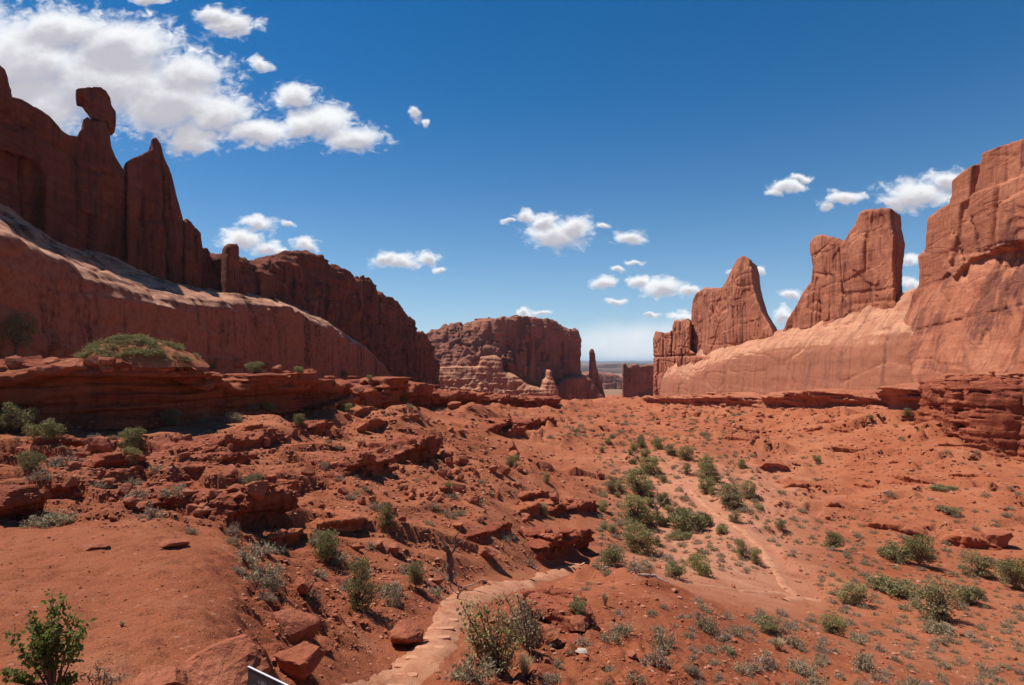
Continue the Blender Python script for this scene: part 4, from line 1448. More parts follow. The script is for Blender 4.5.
M['sage'] = leaf_mat('sage_leaves', (0.31, 0.235, 0.145), (0.41, 0.32, 0.205), (0.255, 0.215, 0.11))
M['drybrush'] = leaf_mat('dry_twigs', (0.34, 0.235, 0.16), (0.44, 0.32, 0.22), (0.28, 0.215, 0.145))
M['green'] = leaf_mat('green_leaves', (0.25, 0.225, 0.075), (0.36, 0.31, 0.12), (0.33, 0.26, 0.13))
M['dkgreen'] = leaf_mat('juniper_leaves', (0.17, 0.16, 0.06), (0.27, 0.235, 0.095), (0.28, 0.225, 0.12))
M['bright'] = leaf_mat('bright_leaves', (0.11, 0.14, 0.025), (0.21, 0.24, 0.06), (0.14, 0.17, 0.04), 0.35)
M['straw'] = leaf_mat('straw', (0.42, 0.31, 0.16), (0.52, 0.41, 0.23), (0.40, 0.30, 0.17))
mb, tb, bb = new_mat('bark')
tb.link(tb.ramp(tb.noise(tb.vmath('MULTIPLY', world_pos(tb), (1, 1, .25)), 14, 5, .65), [(.3, (.09, .055, .04)), (.7, (.25, .17, .13))]), bb.inputs['Base Color'])
M['bark'] = mb
md, td, bd = new_mat('dead_wood')
td.link(td.ramp(td.noise(td.vmath('MULTIPLY', world_pos(td), (1, 1, .4)), 11, 5, .65), [(.3, (.20, .12, .09)), (.7, (.48, .34, .27))]), bd.inputs['Base Color'])
M['dead'] = md


def leaves(P, size, r, aspect=0.5, up=0.0):
    """two-triangle leaves at points P"""
    n = len(P)
    a = r.normal(size=(n, 3)); a[:, 2] += up
    a /= np.linalg.norm(a, axis=1)[:, None]
    b = np.cross(a, r.normal(size=(n, 3))); b /= np.linalg.norm(b, axis=1)[:, None] + 1e-9
    s = (size * r.uniform(0.6, 1.3, n))[:, None]
    v = np.stack([P - a * s * 0.5, P + b * s * aspect * 0.5, P + a * s * 0.5, P - b * s * aspect * 0.5], 1).reshape(-1, 3)
    i = np.arange(n)[:, None] * 4
    f = np.concatenate([i + [0, 1, 2], i + [0, 2, 3]])
    return v, f


def tube(pts, rad, sides=5):
    pts = np.asarray(pts, float); n = len(pts)
    rad = np.broadcast_to(rad, n)
    tg = np.gradient(pts, axis=0); tg /= np.linalg.norm(tg, axis=1)[:, None] + 1e-9
    up = np.array([0.31, 0.17, 0.93])
    s1 = np.cross(tg, up); s1 /= np.linalg.norm(s1, axis=1)[:, None] + 1e-9
    s2 = np.cross(tg, s1)
    a = np.arange(sides) / sides * 2 * math.pi
    v = pts[:, None] + (np.cos(a)[None, :, None] * s1[:, None] + np.sin(a)[None, :, None] * s2[:, None]) * rad[:, None, None]
    idx = np.arange(n * sides).reshape(n, sides)
    nx = np.roll(idx, -1, 1)
    q = np.stack([idx[:-1], nx[:-1], nx[1:], idx[1:]], -1).reshape(-1, 4)
    t = np.concatenate([q[:, [0, 1, 2]], q[:, [0, 2, 3]]])
    # closed ends
    v = np.concatenate([v.reshape(-1, 3), pts[:1], pts[-1:]])
    e = []
    for j in range(sides):
        e.append([idx[0, j], n * sides, idx[0, (j + 1) % sides]]); e.append([idx[-1, j], idx[-1, (j + 1) % sides], n * sides + 1])
    return v, np.concatenate([t, np.array(e)])


def join(parts):
    V = []; Fc = []; off = 0
    for v, f in parts:
        V.append(v); Fc.append(np.asarray(f) + off); off += len(v)
    return np.concatenate(V), np.concatenate(Fc)


def mesh_of(name, vf, mat, smooth=False):
    v, f = vf
    o = mesh_np(name, v, tris=f, mat=mat, smooth=smooth)
    me = o.data
    bpy.data.objects.remove(o)
    return me


def sage_geo(seed, stems=70, per=11, size=0.085, open_=0.25):
    r = np.random.default_rng(seed)
    P = []; parts = []
    lob = r.uniform(0, 6.28, 3)
    for _ in range(stems):
        th = r.uniform(0, 6.28); ph = np.arccos(r.uniform(0.10, 1.0))
        L = 0.5 * (0.7 + 0.3 * math.sin(2 * th + lob[0]) * math.sin(3 * th + lob[1])) * r.uniform(0.75, 1.1)
        d = np.array([math.sin(ph) * math.cos(th), math.sin(ph) * math.sin(th), math.cos(ph) * 1.2])
        base = np.array([d[0], d[1], 0]) * 0.12
        t = r.uniform(open_, 1.0, per) ** 0.7
        P.append(base + d * L * t[:, None] + r.normal(size=(per, 3)) * 0.035)
        parts.append(tube([base, base + d * L * 0.5 + r.normal(size=3) * .02, base + d * L * 0.98], [0.008, 0.005, 0.002], 3))
    P = np.concatenate(P); P[:, 2] = np.abs(P[:, 2])
    parts.append(leaves(P, size, r, 0.32, 0.5))
    return join(parts)


def crown_geo(seed, clumps=14, per=90, size=0.055, w=0.5, h=0.9, z0=0.12, cr=(0.13, 0.22)):
    r = np.random.default_rng(seed)
    cs = []
    P = []
    for _ in range(clumps):
        th = r.uniform(0, 6.28); q = math.sqrt(r.uniform(0, 1)) * 0.85
        zc = r.uniform(z0, h * 0.86)
        ww = w * math.sqrt(max(0.1, 1 - ((zc - h * 0.42) / (h * 0.62)) ** 2))
        c = np.array([q * ww * math.cos(th), q * ww * math.sin(th), zc])
        cs.append(c)
        R_ = r.uniform(*cr)
        d = r.normal(size=(per, 3)); d /= np.linalg.norm(d, axis=1)[:, None]
        rr = R_ * r.uniform(0.25, 1.05, per) ** 0.5
        d[:, 2] *= 0.8
        P.append(c + d * rr[:, None])
    P = np.concatenate(P); P[:, 2] = np.maximum(P[:, 2], 0.02)
    return leaves(P, size, r, 0.55, 0.3), cs


def trunk_geo(seed, cs, r0=0.03, lean=0.0):
    r = np.random.default_rng(seed + 77)
    parts = []
    fork = np.array([lean * 0.3, 0, 0.14])
    parts.append(tube([(0, 0, -0.05), (lean * .1, .01, 0.06), fork], [r0 * 1.3, r0, r0 * .85], 6))
    for c in cs:
        m = fork * 0.5 + c * 0.5 + r.normal(size=3) * 0.04
        parts.append(tube([fork * .9, m, c], [r0 * .6, r0 * .38, r0 * .12], 4))
    return join(parts)


SAGE = [mesh_of('sage', sage_geo(700 + k, 70 if k < 4 else 46, 11, 0.085 if k < 4 else 0.10), M['sage'] if k % 3 else M['drybrush']) for k in range(7)]
SAGE_RAW = [sage_geo(740 + k, 34, 8, 0.12) for k in range(4)]
BUSH = []
for k in range(5):
    lv, cs = crown_geo(800 + k, 24 + k, 120, 0.055, 0.46, [0.75, 0.9, 1.0, 0.6, 0.85][k], 0.10)
    BUSH.append((mesh_of('foliage', lv, M['green'] if k % 2 == 0 else M['dkgreen']), mesh_of('stems', trunk_geo(800 + k, cs, 0.02), M['bark'])))
TREE = []
for k in range(4):
    lv, cs = crown_geo(850 + k, 34, 130, 0.045, 0.48, [1.0, 0.9, 1.1, 0.95][k], [0.08, 0.08, 0.12, 0.22][k], (0.11, 0.19))
    TREE.append((mesh_of('crown', lv, M['green'] if k < 2 else M['dkgreen']), mesh_of('trunk', trunk_geo(850 + k, cs, 0.035, [0, .3, -.3, .2][k]), M['bark'])))


def plant(parts, names, name, loc, sc, rz, label, cat, group=None):
    if len(parts) == 1:
        o = bpy.data.objects.new(name, parts[0]); C.objects.link(o)
        o.location = loc; o.rotation_euler = (0, 0, rz)
    else:
        o = empty(name, loc, rz)
        for p, nm in zip(parts, names):
            c = bpy.data.objects.new(nm, p); c.parent = o; C.objects.link(c)
    o.scale = sc
    return tag(o, label, cat, group)


def bush(px, py, wpx, hpx, label, k=None, group=None):
    p = place(px, py); s = p[1] / F
    k = random.randrange(5) if k is None else k
    hh = [0.75, 0.9, 1.0, 0.6, 0.85][k]
    return plant(BUSH[k], ('foliage', 'stems'), 'shrub', (p[0], p[1], p[2] - .03), (wpx * s, wpx * s, hpx * s / hh), random.uniform(0, 6.28), label, 'shrub', group)


def tree(px, py, wpx, hpx, label, k=None, group=None):
    p = place(px, py); s = p[1] / F
    k = random.randrange(4) if k is None else k
    hh = [1.0, 0.9, 1.1, 0.95][k]
    return plant(TREE[k], ('crown', 'trunk'), 'juniper_tree', (p[0], p[1], p[2] - .03), (wpx * s, wpx * s, hpx * s / hh), random.uniform(0, 6.28), label, 'tree', group)


def sage(px, py, wpx, hpx, label, k=None, group=None, name='sagebrush'):
    p = place(px, py); s = p[1] / F
    k = random.randrange(7) if k is None else k
    return plant([SAGE[k]], None, name, (p[0], p[1], p[2] - .02), (wpx * s, wpx * s, hpx * s / 0.62), random.uniform(0, 6.28), label, 'sagebrush', group)


# trees of the wash: (column, foot row, width, height)
WT = 'green trees along the wash'
for px, py, w, h, k, lb in [
    (640, 553, 38, 36, 0, 'large bright green tree at the near end of the left wash row'), (636, 523, 38, 32, 1, 'wide green tree in the left row of the wash, second from the near end'),
    (638, 492, 34, 28, 0, 'green tree in the left row of the wash, above the bare one'), (650, 474, 28, 20, 1, 'broad green tree in the left row of the wash, farther up'),
    (645, 458, 14, 12, 0, 'small far green tree at the head of the left row'), (658, 449, 14, 13, 1, 'small round far green tree near the head of the wash'),
    (671, 455, 16, 13, 2, 'small dark far tree in the middle of the wash head'), (686, 460, 18, 18, 0, 'upright green tree at the head of the wash, right of the dark one'),
    (687, 474, 12, 13, 2, 'little dark tree just below the upright green one'), (705, 468, 18, 15, 0, 'round green tree starting the right hand row of the wash'),
    (709, 480, 28, 20, 2, 'broad tree in the middle of the right hand row'), (706, 492, 24, 18, 0, 'green tree in the right hand row beside the path head'),
    (730, 506, 34, 26, 2, 'largest tree of the right hand row, wide and dark'), (748, 498, 20, 20, 0, 'bushy tree behind the right shoulder of the largest one'),
    (742, 468, 13, 10, 2, 'lone round tree on the slope above the right hand row'), (735, 522, 16, 14, 1, 'little tree with a bare stem beside the bend of the path'),
    (781, 530, 15, 13, 3, 'little bare stemmed tree right of the path, on the flat'), (834, 550, 22, 22, 3, 'small dark tree at the foot of the right slope'),
]:
    tree(px, py, w * 0.95, h * 0.95, lb, k, WT)
tree(919, 566, 34, 34, 'twisted juniper with open dark trunk under the cracked right ledge', 3)
tree(978, 577, 34, 26, 'round dark juniper on the right flat near the frame edge', 2)
tree(1014, 589, 36, 34, 'big grey-green juniper cut by the right frame edge', 3)
tree(935, 619, 52, 42, 'large spreading juniper on the right hand flat', 2)
tree(833, 634, 28, 24, 'round yellowish green bush tree on the lower right flat', 0)
tree(361, 609, 38, 58, 'twisted juniper casting its shadow down the red bank, left of the steps', 2)
tree(416, 588, 20, 30, 'slim dark little juniper behind the steps', 3)
tree(386, 527, 20, 26, 'small dark juniper alone on the bare red slope', 2)
tree(15, 352, 46, 42, 'dark tree in the shade at the foot of the left cliff', 3)
for px, py, w, h, k, lb in [
    (326, 560, 32, 38, 1, 'yellowish green bush on the red bank left of the steps'), (687, 529, 42, 22, 3, 'wide low green shrub between the two rows of wash trees'),
    (676, 579, 30, 22, 1, 'grey-green shrub behind the fallen log, the left of two'), (702, 575, 32, 22, 0, 'green shrub behind the fallen log, the right of two'),
    (613, 566, 28, 26, 1, 'olive shrub at the upper end of the stone steps'), (741, 557, 14, 20, 4, 'upright green shrub beside the middle of the path, upper one'),
    (756, 563, 16, 16, 0, 'round green shrub beside the middle of the path, lower one'), (855, 604, 36, 24, 4, 'flat spreading green shrub near the end of the path'),
    (768, 632, 30, 20, 1, 'dark green shrub below the end of the path'), (680, 540, 26, 11, 3, 'low grey-green mat of shrub left of the path'),
    (895, 560, 34, 18, 3, 'low grey-green thicket left of the twisted juniper'), (893, 593, 50, 17, 3, 'long low thicket behind the spreading juniper'),
    (968, 602, 34, 20, 3, 'grey-green thicket right of the spreading juniper'), (512, 467, 16, 14, 0, 'green bush on the slope below the mesa'),
    (541, 514, 18, 14, 0, 'small bright green bush on the central slope'), (547, 483, 9, 11, 4, 'tiny upright bush in the middle slope'),
    (448, 493, 12, 13, 4, 'small green bush in the boulder field'), (133, 447, 32, 26, 1, 'yellow green bush at the foot of the dark left ledge'),
    (131, 464, 22, 20, 4, 'leafy bush in the rubble under the yellow green one'), (30, 472, 30, 28, 1, 'olive bush in the left rubble near the frame edge'),
    (15, 432, 44, 34, 3, 'large grey bush at the foot of the left ledge, frame edge'), (45, 440, 40, 24, 3, 'grey bush right beside the large one at the left ledge foot'),
    (172, 425, 24, 20, 1, 'grey-green bush in the shade under the left ledge'), (255, 372, 22, 14, 1, 'low green bush on top of the left ledge among lit blocks'),
    (299, 374, 12, 9, 0, 'small bush on the ledge top under the long cliff'), (344, 378, 12, 8, 0, 'dark little bush farther along the ledge top'),
    (370, 380, 8, 6, 0, 'last tiny bush along the ledge top'), (210, 370, 14, 8, 1, 'yellowish bush on the ledge top by the leftmost block'),
    (151, 357, 24, 14, 0, 'fresh green bush right of the grassy mound'), (255, 490, 20, 24, 1, 'bush growing out of the overhanging slab'),
    (346, 412, 14, 10, 0, 'bush below the far left ledge, right one'), (269, 412, 18, 12, 0, 'round green bush below the far left ledge'),
    (300, 424, 16, 14, 1, 'olive bush below the far left ledge, in front of a step'), (404, 403, 10, 8, 0, 'tiny bush at the foot of the far ledge'),
    (907, 417, 10, 12, 1, 'bush at the left foot of the red buttress'), (817, 463, 10, 9, 0, 'dark bush alone on the right slope'),
    (870, 420, 8, 6, 0, 'tiny bush below the right ledge'), (944, 490, 26, 6, 3, 'flat dark mat of shrub on the right slope, upper'), (948, 512, 24, 7, 3, 'flat dark mat of shrub on the right slope, lower'),
    (578, 613, 22, 18, 1, 'pale green bush on the red bank right of the leafy bush'),
]:
    bush(px, py, w * 0.95, h * 0.92, lb, k)
for px, py, w, h, k, lb in [
    (262, 586, 58, 40, 1, 'large grey sagebrush on the rim right of the sandy slab'), (470, 679, 56, 40, 2, 'grey sagebrush in front of the tall leafy bush'), (522, 640, 46, 52, 4, 'thin grey brush behind the tall leafy bush'),
    (55, 522, 46, 18, 1, 'grey sagebrush at the back edge of the sandy slab'), (190, 533, 15, 11, 2, 'small sagebrush at the back corner of the sandy slab'), (231, 543, 17, 12, 5, 'small dry shrub right of the sandy slab'),
    (63, 466, 34, 18, 3, 'purplish grey shrub in the left rubble'), (234, 421, 22, 15, 1, 'grey round shrub below the left ledge'), (251, 409, 14, 10, 2, 'small pale shrub below the left ledge'),
    (172, 495, 30, 16, 5, 'pale sagebrush in the left rubble above the slab'), (326, 468, 15, 12, 3, 'purple grey shrub alone on the left slope'), (804, 672, 34, 18, 1, 'pale grey sagebrush at the bottom of the right flat'),
    (795, 646, 24, 18, 4, 'grey sagebrush below the dark green shrub, right flat'), (690, 671, 17, 14, 1, 'grey sagebrush on the bare sand by the bottom edge'), (706, 630, 26, 26, 2, 'grey brush over a dark hollow on the red bank'),
    (393, 606, 20, 26, 4, 'thin grey twiggy shrub right of the twisted juniper'), (610, 640, 24, 14, 5, 'spindly grey shrub lying along the red bank'), (665, 645, 28, 22, 5, 'dry grey brush on the slope left of the lower flat'),
    (940, 632, 40, 18, 2, 'grey brush at the feet of the spreading juniper'), (865, 668, 24, 22, 4, 'grey sagebrush near the bottom right'),
]:
    sage(px, py, w, h, lb, k)

for _ in range(64):
    px, py = random.uniform(600, 765), random.uniform(432, 545)
    if px > 640 + (py - 432) * 1.3 + 40 or near_path(px, py, 1.3): continue
    w = random.uniform(8, 17) * (0.6 + 0.5 * (py - 430) / 115)
    bush(px, py, w, w * random.uniform(.6, .9), 'small olive bush among the bigger trees of the wash', None, 'small bushes between the wash trees')

# grassy mound under the left cliff and its cover
pm = place(108, 362)
mk = pm[1] / F
n = 72
MW, MD, MH = 66 * mk, 46 * mk, 25 * mk
ra, rb = np.meshgrid(np.linspace(0.001, 1, 40), np.linspace(0, 2 * math.pi, n), indexing='ij')
uu, vv = ra * np.cos(rb), ra * np.sin(rb)
rim = 1 + 0.18 * vn(np.cos(rb) * 1.7, np.sin(rb) * 1.7, 0, 312)
mz = MH * np.clip(1 - ra ** 2, 0, 1) ** 0.9 * (1 - 0.22 * uu) + 0.10 * vn(uu * 7, vv * 7, 0, 311) - 0.4 * ra ** 4
mcx, mcy = pm[0] - 0.05 * MW, pm[1] + MD * 1.2
mv = np.stack([mcx + uu * MW * rim, mcy + vv * MD * rim, pm[2] + mz], -1)
ix = np.arange(40 * n).reshape(40, n)
o = mesh_np('hill', mv.reshape(-1, 3), np.stack([ix[:-1, :-1], ix[1:, :-1], ix[1:, 1:], ix[:-1, 1:]], -1).reshape(-1, 4), mat=M['soil'])
tag(o, 'low mound of sand on the left ledge', kind='structure')
r = np.random.default_rng(321)
its = []
for _ in range(620):
    a, b = r.uniform(-.93, .93, 2)
    if a * a + b * b > 0.85: continue
    i = int(math.hypot(a, b) * 39); j = int((math.atan2(b, a) % (2 * math.pi)) / (2 * math.pi) * (n - 1))
    s = r.choice([5, 6, 7, 9, 12, 16]) * r.uniform(.8, 1.2) * mk
    v, f = SAGE_RAW[r.integers(4)]
    if vn(np.float32(a * 4), np.float32(b * 4), np.float32(0), 9) < -0.45: continue
    its.append((v, f, mv[i, j], (s, s, s * 0.8), r.uniform(0, 6.28)))
M['moundgreen'] = leaf_mat('mound_plants', (0.27, 0.23, 0.09), (0.40, 0.33, 0.16), (0.22, 0.20, 0.08))
scatter_mesh('undergrowth', its, M['moundgreen'], 'low green growth covering the mound on the left ledge', 'undergrowth')

# sagebrush dotted over the ground: the largest as things, the rest together
ZS = [(690, 1030, 572, 690, 620, (.36, .8), ('sagebrush on the lower right flat', 'small grey sagebrush dotting the lower right flat')),
      (720, 1000, 520, 585, 330, (.45, 1.0), ('sagebrush around the path', 'small grey sagebrush on the flat either side of the pale path')),
      (598, 760, 430, 570, 700, (.55, 1.4), ('sagebrush between the wash trees', 'grey sagebrush between the green trees of the wash')),
      (545, 705, 575, 688, 45, (.35, .75), ('sagebrush on the near red bank', 'small grey sagebrush on the near red bank below the log')),
      (0, 250, 400, 530, 60, (.4, .95), ('sagebrush in the left rubble', 'small grey sagebrush in the rubble under the dark left ledge')),
      (230, 560, 398, 600, 150, (.4, 1.0), ('sagebrush on the left slope', 'small grey sagebrush on the red slope left of the wash')),
      (700, 1024, 408, 520, 110, (.5, 1.3), ('sagebrush on the right slope', 'small grey sagebrush on the bare right slope')),
      (550, 740, 404, 440, 160, (1.1, 2.5), ('far sagebrush at the valley mouth', 'tiny far sagebrush on the floor near the valley mouth'))]
cand = []
for x0, x1, y0, y1, n, (a, b), (gr, lb) in ZS:
    for _ in range(n):
        px, py = random.uniform(x0, x1), random.uniform(y0, y1)
        if near_path(px, py, 1.1): continue
        loc, nr, ob = cast(px, py)
        if ob is None or not ob.name.startswith('ground') or nr[2] < 0.5: continue
        w = random.uniform(a, b) * random.choice((0.7, 1, 1, 1.25))
        if any((loc[0] - c[4][0]) ** 2 + (loc[1] - c[4][1]) ** 2 < (0.5 * (w + c[3])) ** 2 for c in cand): continue
        cand.append((w * F / loc[1], px, py, w, loc, gr, lb))
cand.sort(key=lambda c: -c[0])
for s, px, py, w, loc, gr, lb in cand[:275]:
    plant([random.choice(SAGE)], None, 'sagebrush', (loc[0], loc[1], loc[2] - .02), (w, w * random.uniform(.8, 1.1), w * random.uniform(.75, 1.0)), random.uniform(0, 6.28), lb, 'sagebrush', gr)
its = []
for s, px, py, w, loc, gr, lb in cand[275:]:
    v, f = random.choice(SAGE_RAW)
    its.append((v, f, (loc[0], loc[1], loc[2] - .02), (w, w, w * random.uniform(.8, 1.1)), random.uniform(0, 6.28)))
if its: scatter_mesh('scrub', its, M['sage'], 'the smallest far scrub dotted over the slopes', 'scrub')
print('sage', len(cand), time.time() - T_START)


# ---------------------------------------------------------------- branching shrubs close by
def skeleton(r, base, tips, wob=0.04, segs=6):
    out = []
    for t, r0 in tips:
        t = np.asarray(t, float)
        s = np.linspace(0, 1, segs)[:, None]
        c = base + (t - base) * s + np.cumsum(r.normal(size=(segs, 3)) * wob * np.linalg.norm(t - base) * 0.5, 0) * s * (1 - s) * 2
        out.append((c, r0 * (1 - 0.75 * s[:, 0])))
    return out


def leafy_shrub(px, py, tips_px, name, label, mat, leaf, per, seed, r0px=1.6, spread=5.0, foot=None, depthj=14):
    p = place(px, py); k = p[1] / F
    r = np.random.default_rng(seed)
    base = np.array([0, 0, -4.0])
    tips = [((tx - px, r.uniform(-depthj, depthj), py - ty), r0px) for tx, ty in tips_px]
    sk = skeleton(r, base, tips)
    wood = [tube(c * k, rr * k, 5) for c, rr in sk]
    P = []
    for c, rr in sk:
        L = np.linalg.norm(c[-1] - c[0])
        for i in range(per):
            t = r.uniform(0.5, 1.03)
            x = t * (len(c) - 1); a = int(min(x, len(c) - 2))
            q = c[a] + (c[a + 1] - c[a]) * (x - a)
            P.append(q + r.normal(size=3) * spread * (0.5 + 0.5 * math.sin(t * 9 + L) ** 2))
        for _ in range(4):      # twigs
            x = r.uniform(0.35, 0.95) * (len(c) - 1); a = int(x)
            q = c[a] + (c[min(a + 1, len(c) - 1)] - c[a]) * (x - a)
            e = q + r.normal(size=3) * spread * 1.3 + np.array([0, 0, spread])
            wood.append(tube(np.array([q, (q + e) / 2 + r.normal(size=3), e]) * k, np.array([0.5, 0.35, 0.2]) * k, 4))
    o = empty(name, p)
    c1 = mesh_np('stems', *[join(wood)[0]], tris=join(wood)[1], mat=M['bark'], parent=o)
    lv = leaves(np.array(P) * k, leaf * k, r, 0.6, 0.2)
    mesh_np('foliage', lv[0], tris=lv[1], mat=mat, parent=o, smooth=False)
    return tag(o, label, 'shrub')


leafy_shrub(54, 693, [(8, 638), (22, 630), (36, 614), (44, 605), (60, 602), (62, 622), (70, 618), (95, 618), (84, 632), (14, 668), (6, 676), (30, 655), (48, 636), (58, 640), (80, 672), (28, 645), (40, 628)],
            'shrub', 'fresh green leafy shrub in the bottom left corner', M['bright'], 5.2, 120, 901, 1.2, 4.2, depthj=12)
leafy_shrub(497, 672, [(462, 600), (468, 615), (476, 606), (486, 610), (492, 622), (470, 640), (505, 612), (515, 618), (500, 600), (510, 634), (522, 640), (482, 630), (496, 650), (508, 655), (466, 628), (488, 640)],
            'shrub', 'tall green leafy shrub beside the lower steps', M['green'], 4.2, 90, 902, 1.2, 4.8, depthj=16)
leafy_shrub(528, 650, [(508, 598), (516, 594), (524, 600), (532, 604), (540, 612), (518, 612), (530, 622), (538, 630)],
            'shrub', 'thin olive twiggy shrub behind the tall leafy one', M['sage'], 3.4, 60, 903, 1.0, 4.5, depthj=12)
leafy_shrub(100, 690, [(88, 672), (96, 668), (106, 672), (118, 676), (128, 674), (112, 684)], 'shrub', 'small grey shrub at the bottom edge beside the green corner shrub', M['sage'], 3.0, 50, 904, 0.7, 3.5, depthj=8)


def dead_tree(px, py, limbs, label, name='dead_tree', wood='dead', r0=3.0, cat='dead tree', seed=1, segs=7, parts=('trunk', 'branch')):
    """limbs: lists of (column,row) from the foot; the first is the trunk"""
    p = place(px, py); k = p[1] / F
    r = np.random.default_rng(seed)
    o = empty(name, p)
    for i, (lim, rad) in enumerate(limbs):
        c = np.array([(x - px, r.uniform(-3, 3) if j else 0, py - y) for j, (x, y) in enumerate(lim)], float)
        t = np.linspace(0, len(c) - 1, len(c) * 4)
        c = np.stack([np.interp(t, range(len(c)), c[:, q]) for q in range(3)], 1) + r.normal(size=(len(t), 3)) * 0.35
        v, f = tube(c * k, np.linspace(rad, rad * 0.45, len(c)) * k * (1 + 0.2 * r.normal(size=len(c)).clip(-1, 1)), 7)
        mesh_np(parts[0] if i == 0 else parts[1], v, tris=f, mat=M[wood], parent=o)
    return tag(o, label, cat)


dead_tree(449, 580, [([(449, 584), (450, 566), (449, 553), (445, 545)], 4.2), ([(450, 556), (456, 545), (463, 541)], 1.6), ([(449, 548), (441, 540), (437, 533)], 1.2), ([(455, 547), (455, 537), (460, 530)], 1.0)],
          'stout bare dead trunk with short broken arms above the steps', wood='bark', seed=5)
dead_tree(456, 600, [([(456, 602), (460, 592), (466, 585)], 1.2), ([(460, 592), (456, 582), (453, 572)], .8), ([(464, 588), (474, 583), (482, 580)], .8), ([(458, 594), (450, 588), (447, 580)], .7)],
          'small grey leafless bush at the bend of the steps', name='dead_shrub', cat='dead shrub', seed=6)
dead_tree(659, 523, [([(660, 526), (658, 514), (655, 503)], 1.3), ([(657, 510), (664, 501), (668, 495)], .8), ([(656, 506), (650, 498), (648, 494)], .7), ([(656, 504), (658, 496), (657, 490)], .7)],
          'grey leafless tree among the green wash trees', seed=7)
dead_tree(633, 573, [([(633, 575), (645, 575), (656, 577), (664, 581), (671, 586)], 2.0), ([(636, 575), (634, 569), (633, 565)], 1.0), ([(634, 576), (624, 579), (616, 583)], .6), ([(636, 577), (630, 583), (625, 588)], .6)],
          'long pale fallen log lying on the near bank', name='fallen_log', cat='log', seed=8, parts=('log', 'branch'))
dead_tree(606, 571, [([(592, 571), (600, 573), (610, 572)], 1.2), ([(600, 572), (606, 566), (611, 567)], .9), ([(596, 572), (590, 566)], .6)], 'grey dead branch at the upper end of the steps', name='dead_branch', cat='branch', seed=9, parts=('branch', 'twig'))
dead_tree(530, 567, [([(538, 571), (531, 566), (524, 560)], 1.3), ([(531, 566), (529, 560), (527, 556)], .8), ([(534, 568), (538, 563)], .7)], 'dark dead stump left of the upper steps', name='dead_stump', cat='stump', seed=10, parts=('stump', 'branch'))

# straw tufts
def tuft(px, py, w, h, label, seed):
    p = place(px, py); k = p[1] / F
    r = np.random.default_rng(seed)
    parts = []
    for _ in range(170):
        th = r.uniform(0, 6.28); b = np.array([math.cos(th), math.sin(th), 0]) * r.uniform(0, .12) * w
        e = np.array([math.cos(th) * r.uniform(.1, .5) * w, math.sin(th) * r.uniform(.1, .5) * w, h * r.uniform(.6, 1.05)])
        s = np.cross(e, [0, 0, 1]); s = s / (np.linalg.norm(s) + 1e-9) * 0.35
        m = (b + e) / 2 + np.array([0, 0, h * .15])
        v = np.array([b - s, b + s, m + s * .8, m - s * .8, e]) * k
        parts.append((v, np.array([[0, 1, 2], [0, 2, 3], [3, 2, 4]])))
    v, f = join(parts)
    o = mesh_np('grass_tuft', v, tris=f, mat=M['straw'], smooth=False)
    o.location = p
    return tag(o, label, 'grass tuft')


tuft(525, 677, 26, 24, 'straw coloured grass tuft at the foot of the tall leafy shrub', 1)
tuft(605, 606, 9, 13, 'straw tuft on the red bank below the dead branch', 2)
tuft(778, 650, 20, 12, 'pale straw tuft on the lower right flat', 3)
tuft(576, 605, 10, 10, 'straw tuft behind the pale green bush', 4)
tuft(122, 627, 8, 6, 'tiny straw tuft on the packed sand', 5)

# stone steps
ms, ts, bs = new_mat('step_stone')
ts.link(ts.ramp(ts.noise(world_pos(ts), 5, 5, .65), [(.3, (.43, .18, .096)), (.7, (.56, .29, .17))]), bs.inputs['Base Color'])
bump(ts, bs, ts.noise(world_pos(ts), 22, 5, .7), .6, .03)


def step(px, py, wpx, label, group, seed, ang):
    p = ghit(px, py); k = p[1] / F
    v, f = ICO[3]
    v = np.sign(v) * np.abs(v) ** 0.35 * 0.5
    v = v + 0.03 * np.stack([vn(v[:, 0] * 3, v[:, 1] * 3, v[:, 2] * 3, seed % 40 + q) for q in (0, 5, 9)], 1)
    o = mesh_np('stone_step', v, tris=f, mat=ms, smooth=False)
    o.location = (p[0], p[1], p[2] + 0.025)
    o.scale = (wpx * k * 0.72, wpx * k * 0.17, wpx * k * 0.085)
    o.rotation_euler = (0, 0, ang)
    return tag(o, label, 'stone step', group)


for i, (px, py, w) in enumerate([(388, 690, 52), (400, 679, 50), (411, 669, 47), (421, 660, 44), (430, 650, 42), (436, 640, 40), (441, 631, 37), (446, 622, 34)]):
    step(px, py, w, 'flat pale stone step of the lower flight beside the leafy shrub', 'steps of the lower flight', 950 + i, random.uniform(-.15, .15))
for i in range(9):
    step(541 + i * 5.2, 580 - i * 1.9, 13, 'small pale stone step of the upper flight behind the red bank', 'steps of the upper flight', 970 + i, 1.0 + random.uniform(-.2, .2))

# trail sign: a low dark panel with a pale upper edge
Y0 = 3.2
A = Vector((-0.433 * Y0, Y0, -(667 - HY) / F * Y0)); dr = Vector((0.826, -0.564, 0)); nn_ = Vector((-0.564, -0.826, 0))
sg = empty('trail_sign', (A.x + dr.x * .3, A.y + dr.y * .3, gz(A.x + .2, A.y)))
tag(sg, 'low dark trail sign with a white rim cut by the bottom edge', 'sign')


def flat_box(name, o0, ax, ay, az, mat, parent):
    v = [o0 + ax * i + ay * j + az * k for i in (0, 1) for j in (0, 1) for k in (0, 1)]
    v = [tuple(x - parent.location) for x in v]
    o = mesh_np(name, v, [(0, 1, 3, 2), (4, 6, 7, 5), (0, 4, 5, 1), (2, 3, 7, 6), (0, 2, 6, 4), (1, 5, 7, 3)], mat=mat, parent=parent, smooth=False)
    return o


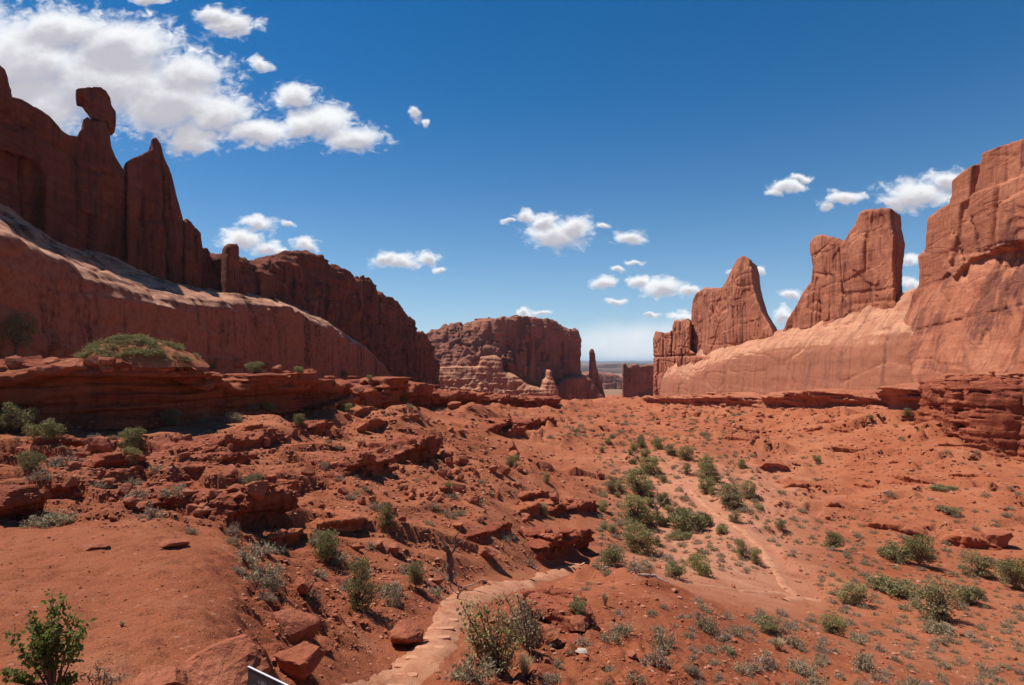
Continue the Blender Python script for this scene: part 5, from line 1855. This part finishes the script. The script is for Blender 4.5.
mp1, _, b1 = new_mat('sign_face'); b1.inputs['Base Color'].default_value = (0.075, 0.06, 0.055, 1); b1.inputs['Roughness'].default_value = .5
mp2, _, b2 = new_mat('sign_rim'); b2.inputs['Base Color'].default_value = (.7, .68, .66, 1); b2.inputs['Roughness'].default_value = .4
Z = Vector((0, 0, 1))
flat_box('panel', A - Z * 0.45, dr * 0.6, nn_ * -0.015, Z * 0.45, mp1, sg)
flat_box('rim', A + nn_ * 0.002, dr * 0.6, nn_ * -0.008, Z * 0.004, mp2, sg)
flat_box('post', A + dr * .27 + nn_ * -0.017 - Z * 1.1, dr * .06, nn_ * -0.06, Z * 1.0, mp1, sg)
# the lettering is only a few worn strokes in the photograph
rl = random.Random(4)
for row, (z_, s0, s1) in enumerate(((0.055, 0.10, 0.34), (0.092, 0.05, 0.20))):
    s_ = s0
    V = []; Q = []
    while s_ < s1:
        hgt = rl.uniform(.012, .024); lean_ = rl.uniform(-.006, .006)
        o0 = A + nn_ * .002 + dr * s_ - Z * (z_ + rl.uniform(0, .004))
        for q in (o0, o0 + dr * .0028, o0 + dr * (.0028 + lean_) + Z * hgt, o0 + dr * lean_ + Z * hgt): V.append(tuple(q - sg.location))
        Q.append(tuple(range(len(V) - 4, len(V))))
        s_ += rl.choice((.007, .010, .012, .02))
    mesh_np('lettering', V, Q, mat=mp2, parent=sg, smooth=False)
# ===================================================================== the air itself
hv = [(x, y, z) for x in (-60000, 60000) for y in (-60, 27000) for z in (-130, 110)]
hz_o = mesh_np('haze', hv, [(0, 1, 3, 2), (4, 6, 7, 5), (0, 4, 5, 1), (2, 3, 7, 6), (0, 2, 6, 4), (1, 5, 7, 3)], smooth=False)
mh = bpy.data.materials.new('haze'); mh.use_nodes = True
th = NT(mh.node_tree)
mh.node_tree.nodes.remove(mh.node_tree.nodes['Principled BSDF'])
pv = th.n('ShaderNodeVolumePrincipled')
pv.inputs['Color'].default_value = (0.72, 0.84, 1.0, 1)
pv.inputs['Density'].default_value = 0.00005
pv.inputs['Anisotropy'].default_value = 0.2
th.link(pv.outputs[0], mh.node_tree.nodes['Material Output'].inputs['Volume'])
hz_o.data.materials.append(mh)
tag(hz_o, 'thin desert haze', 'haze', kind='stuff')
print('done', time.time() - T_START)
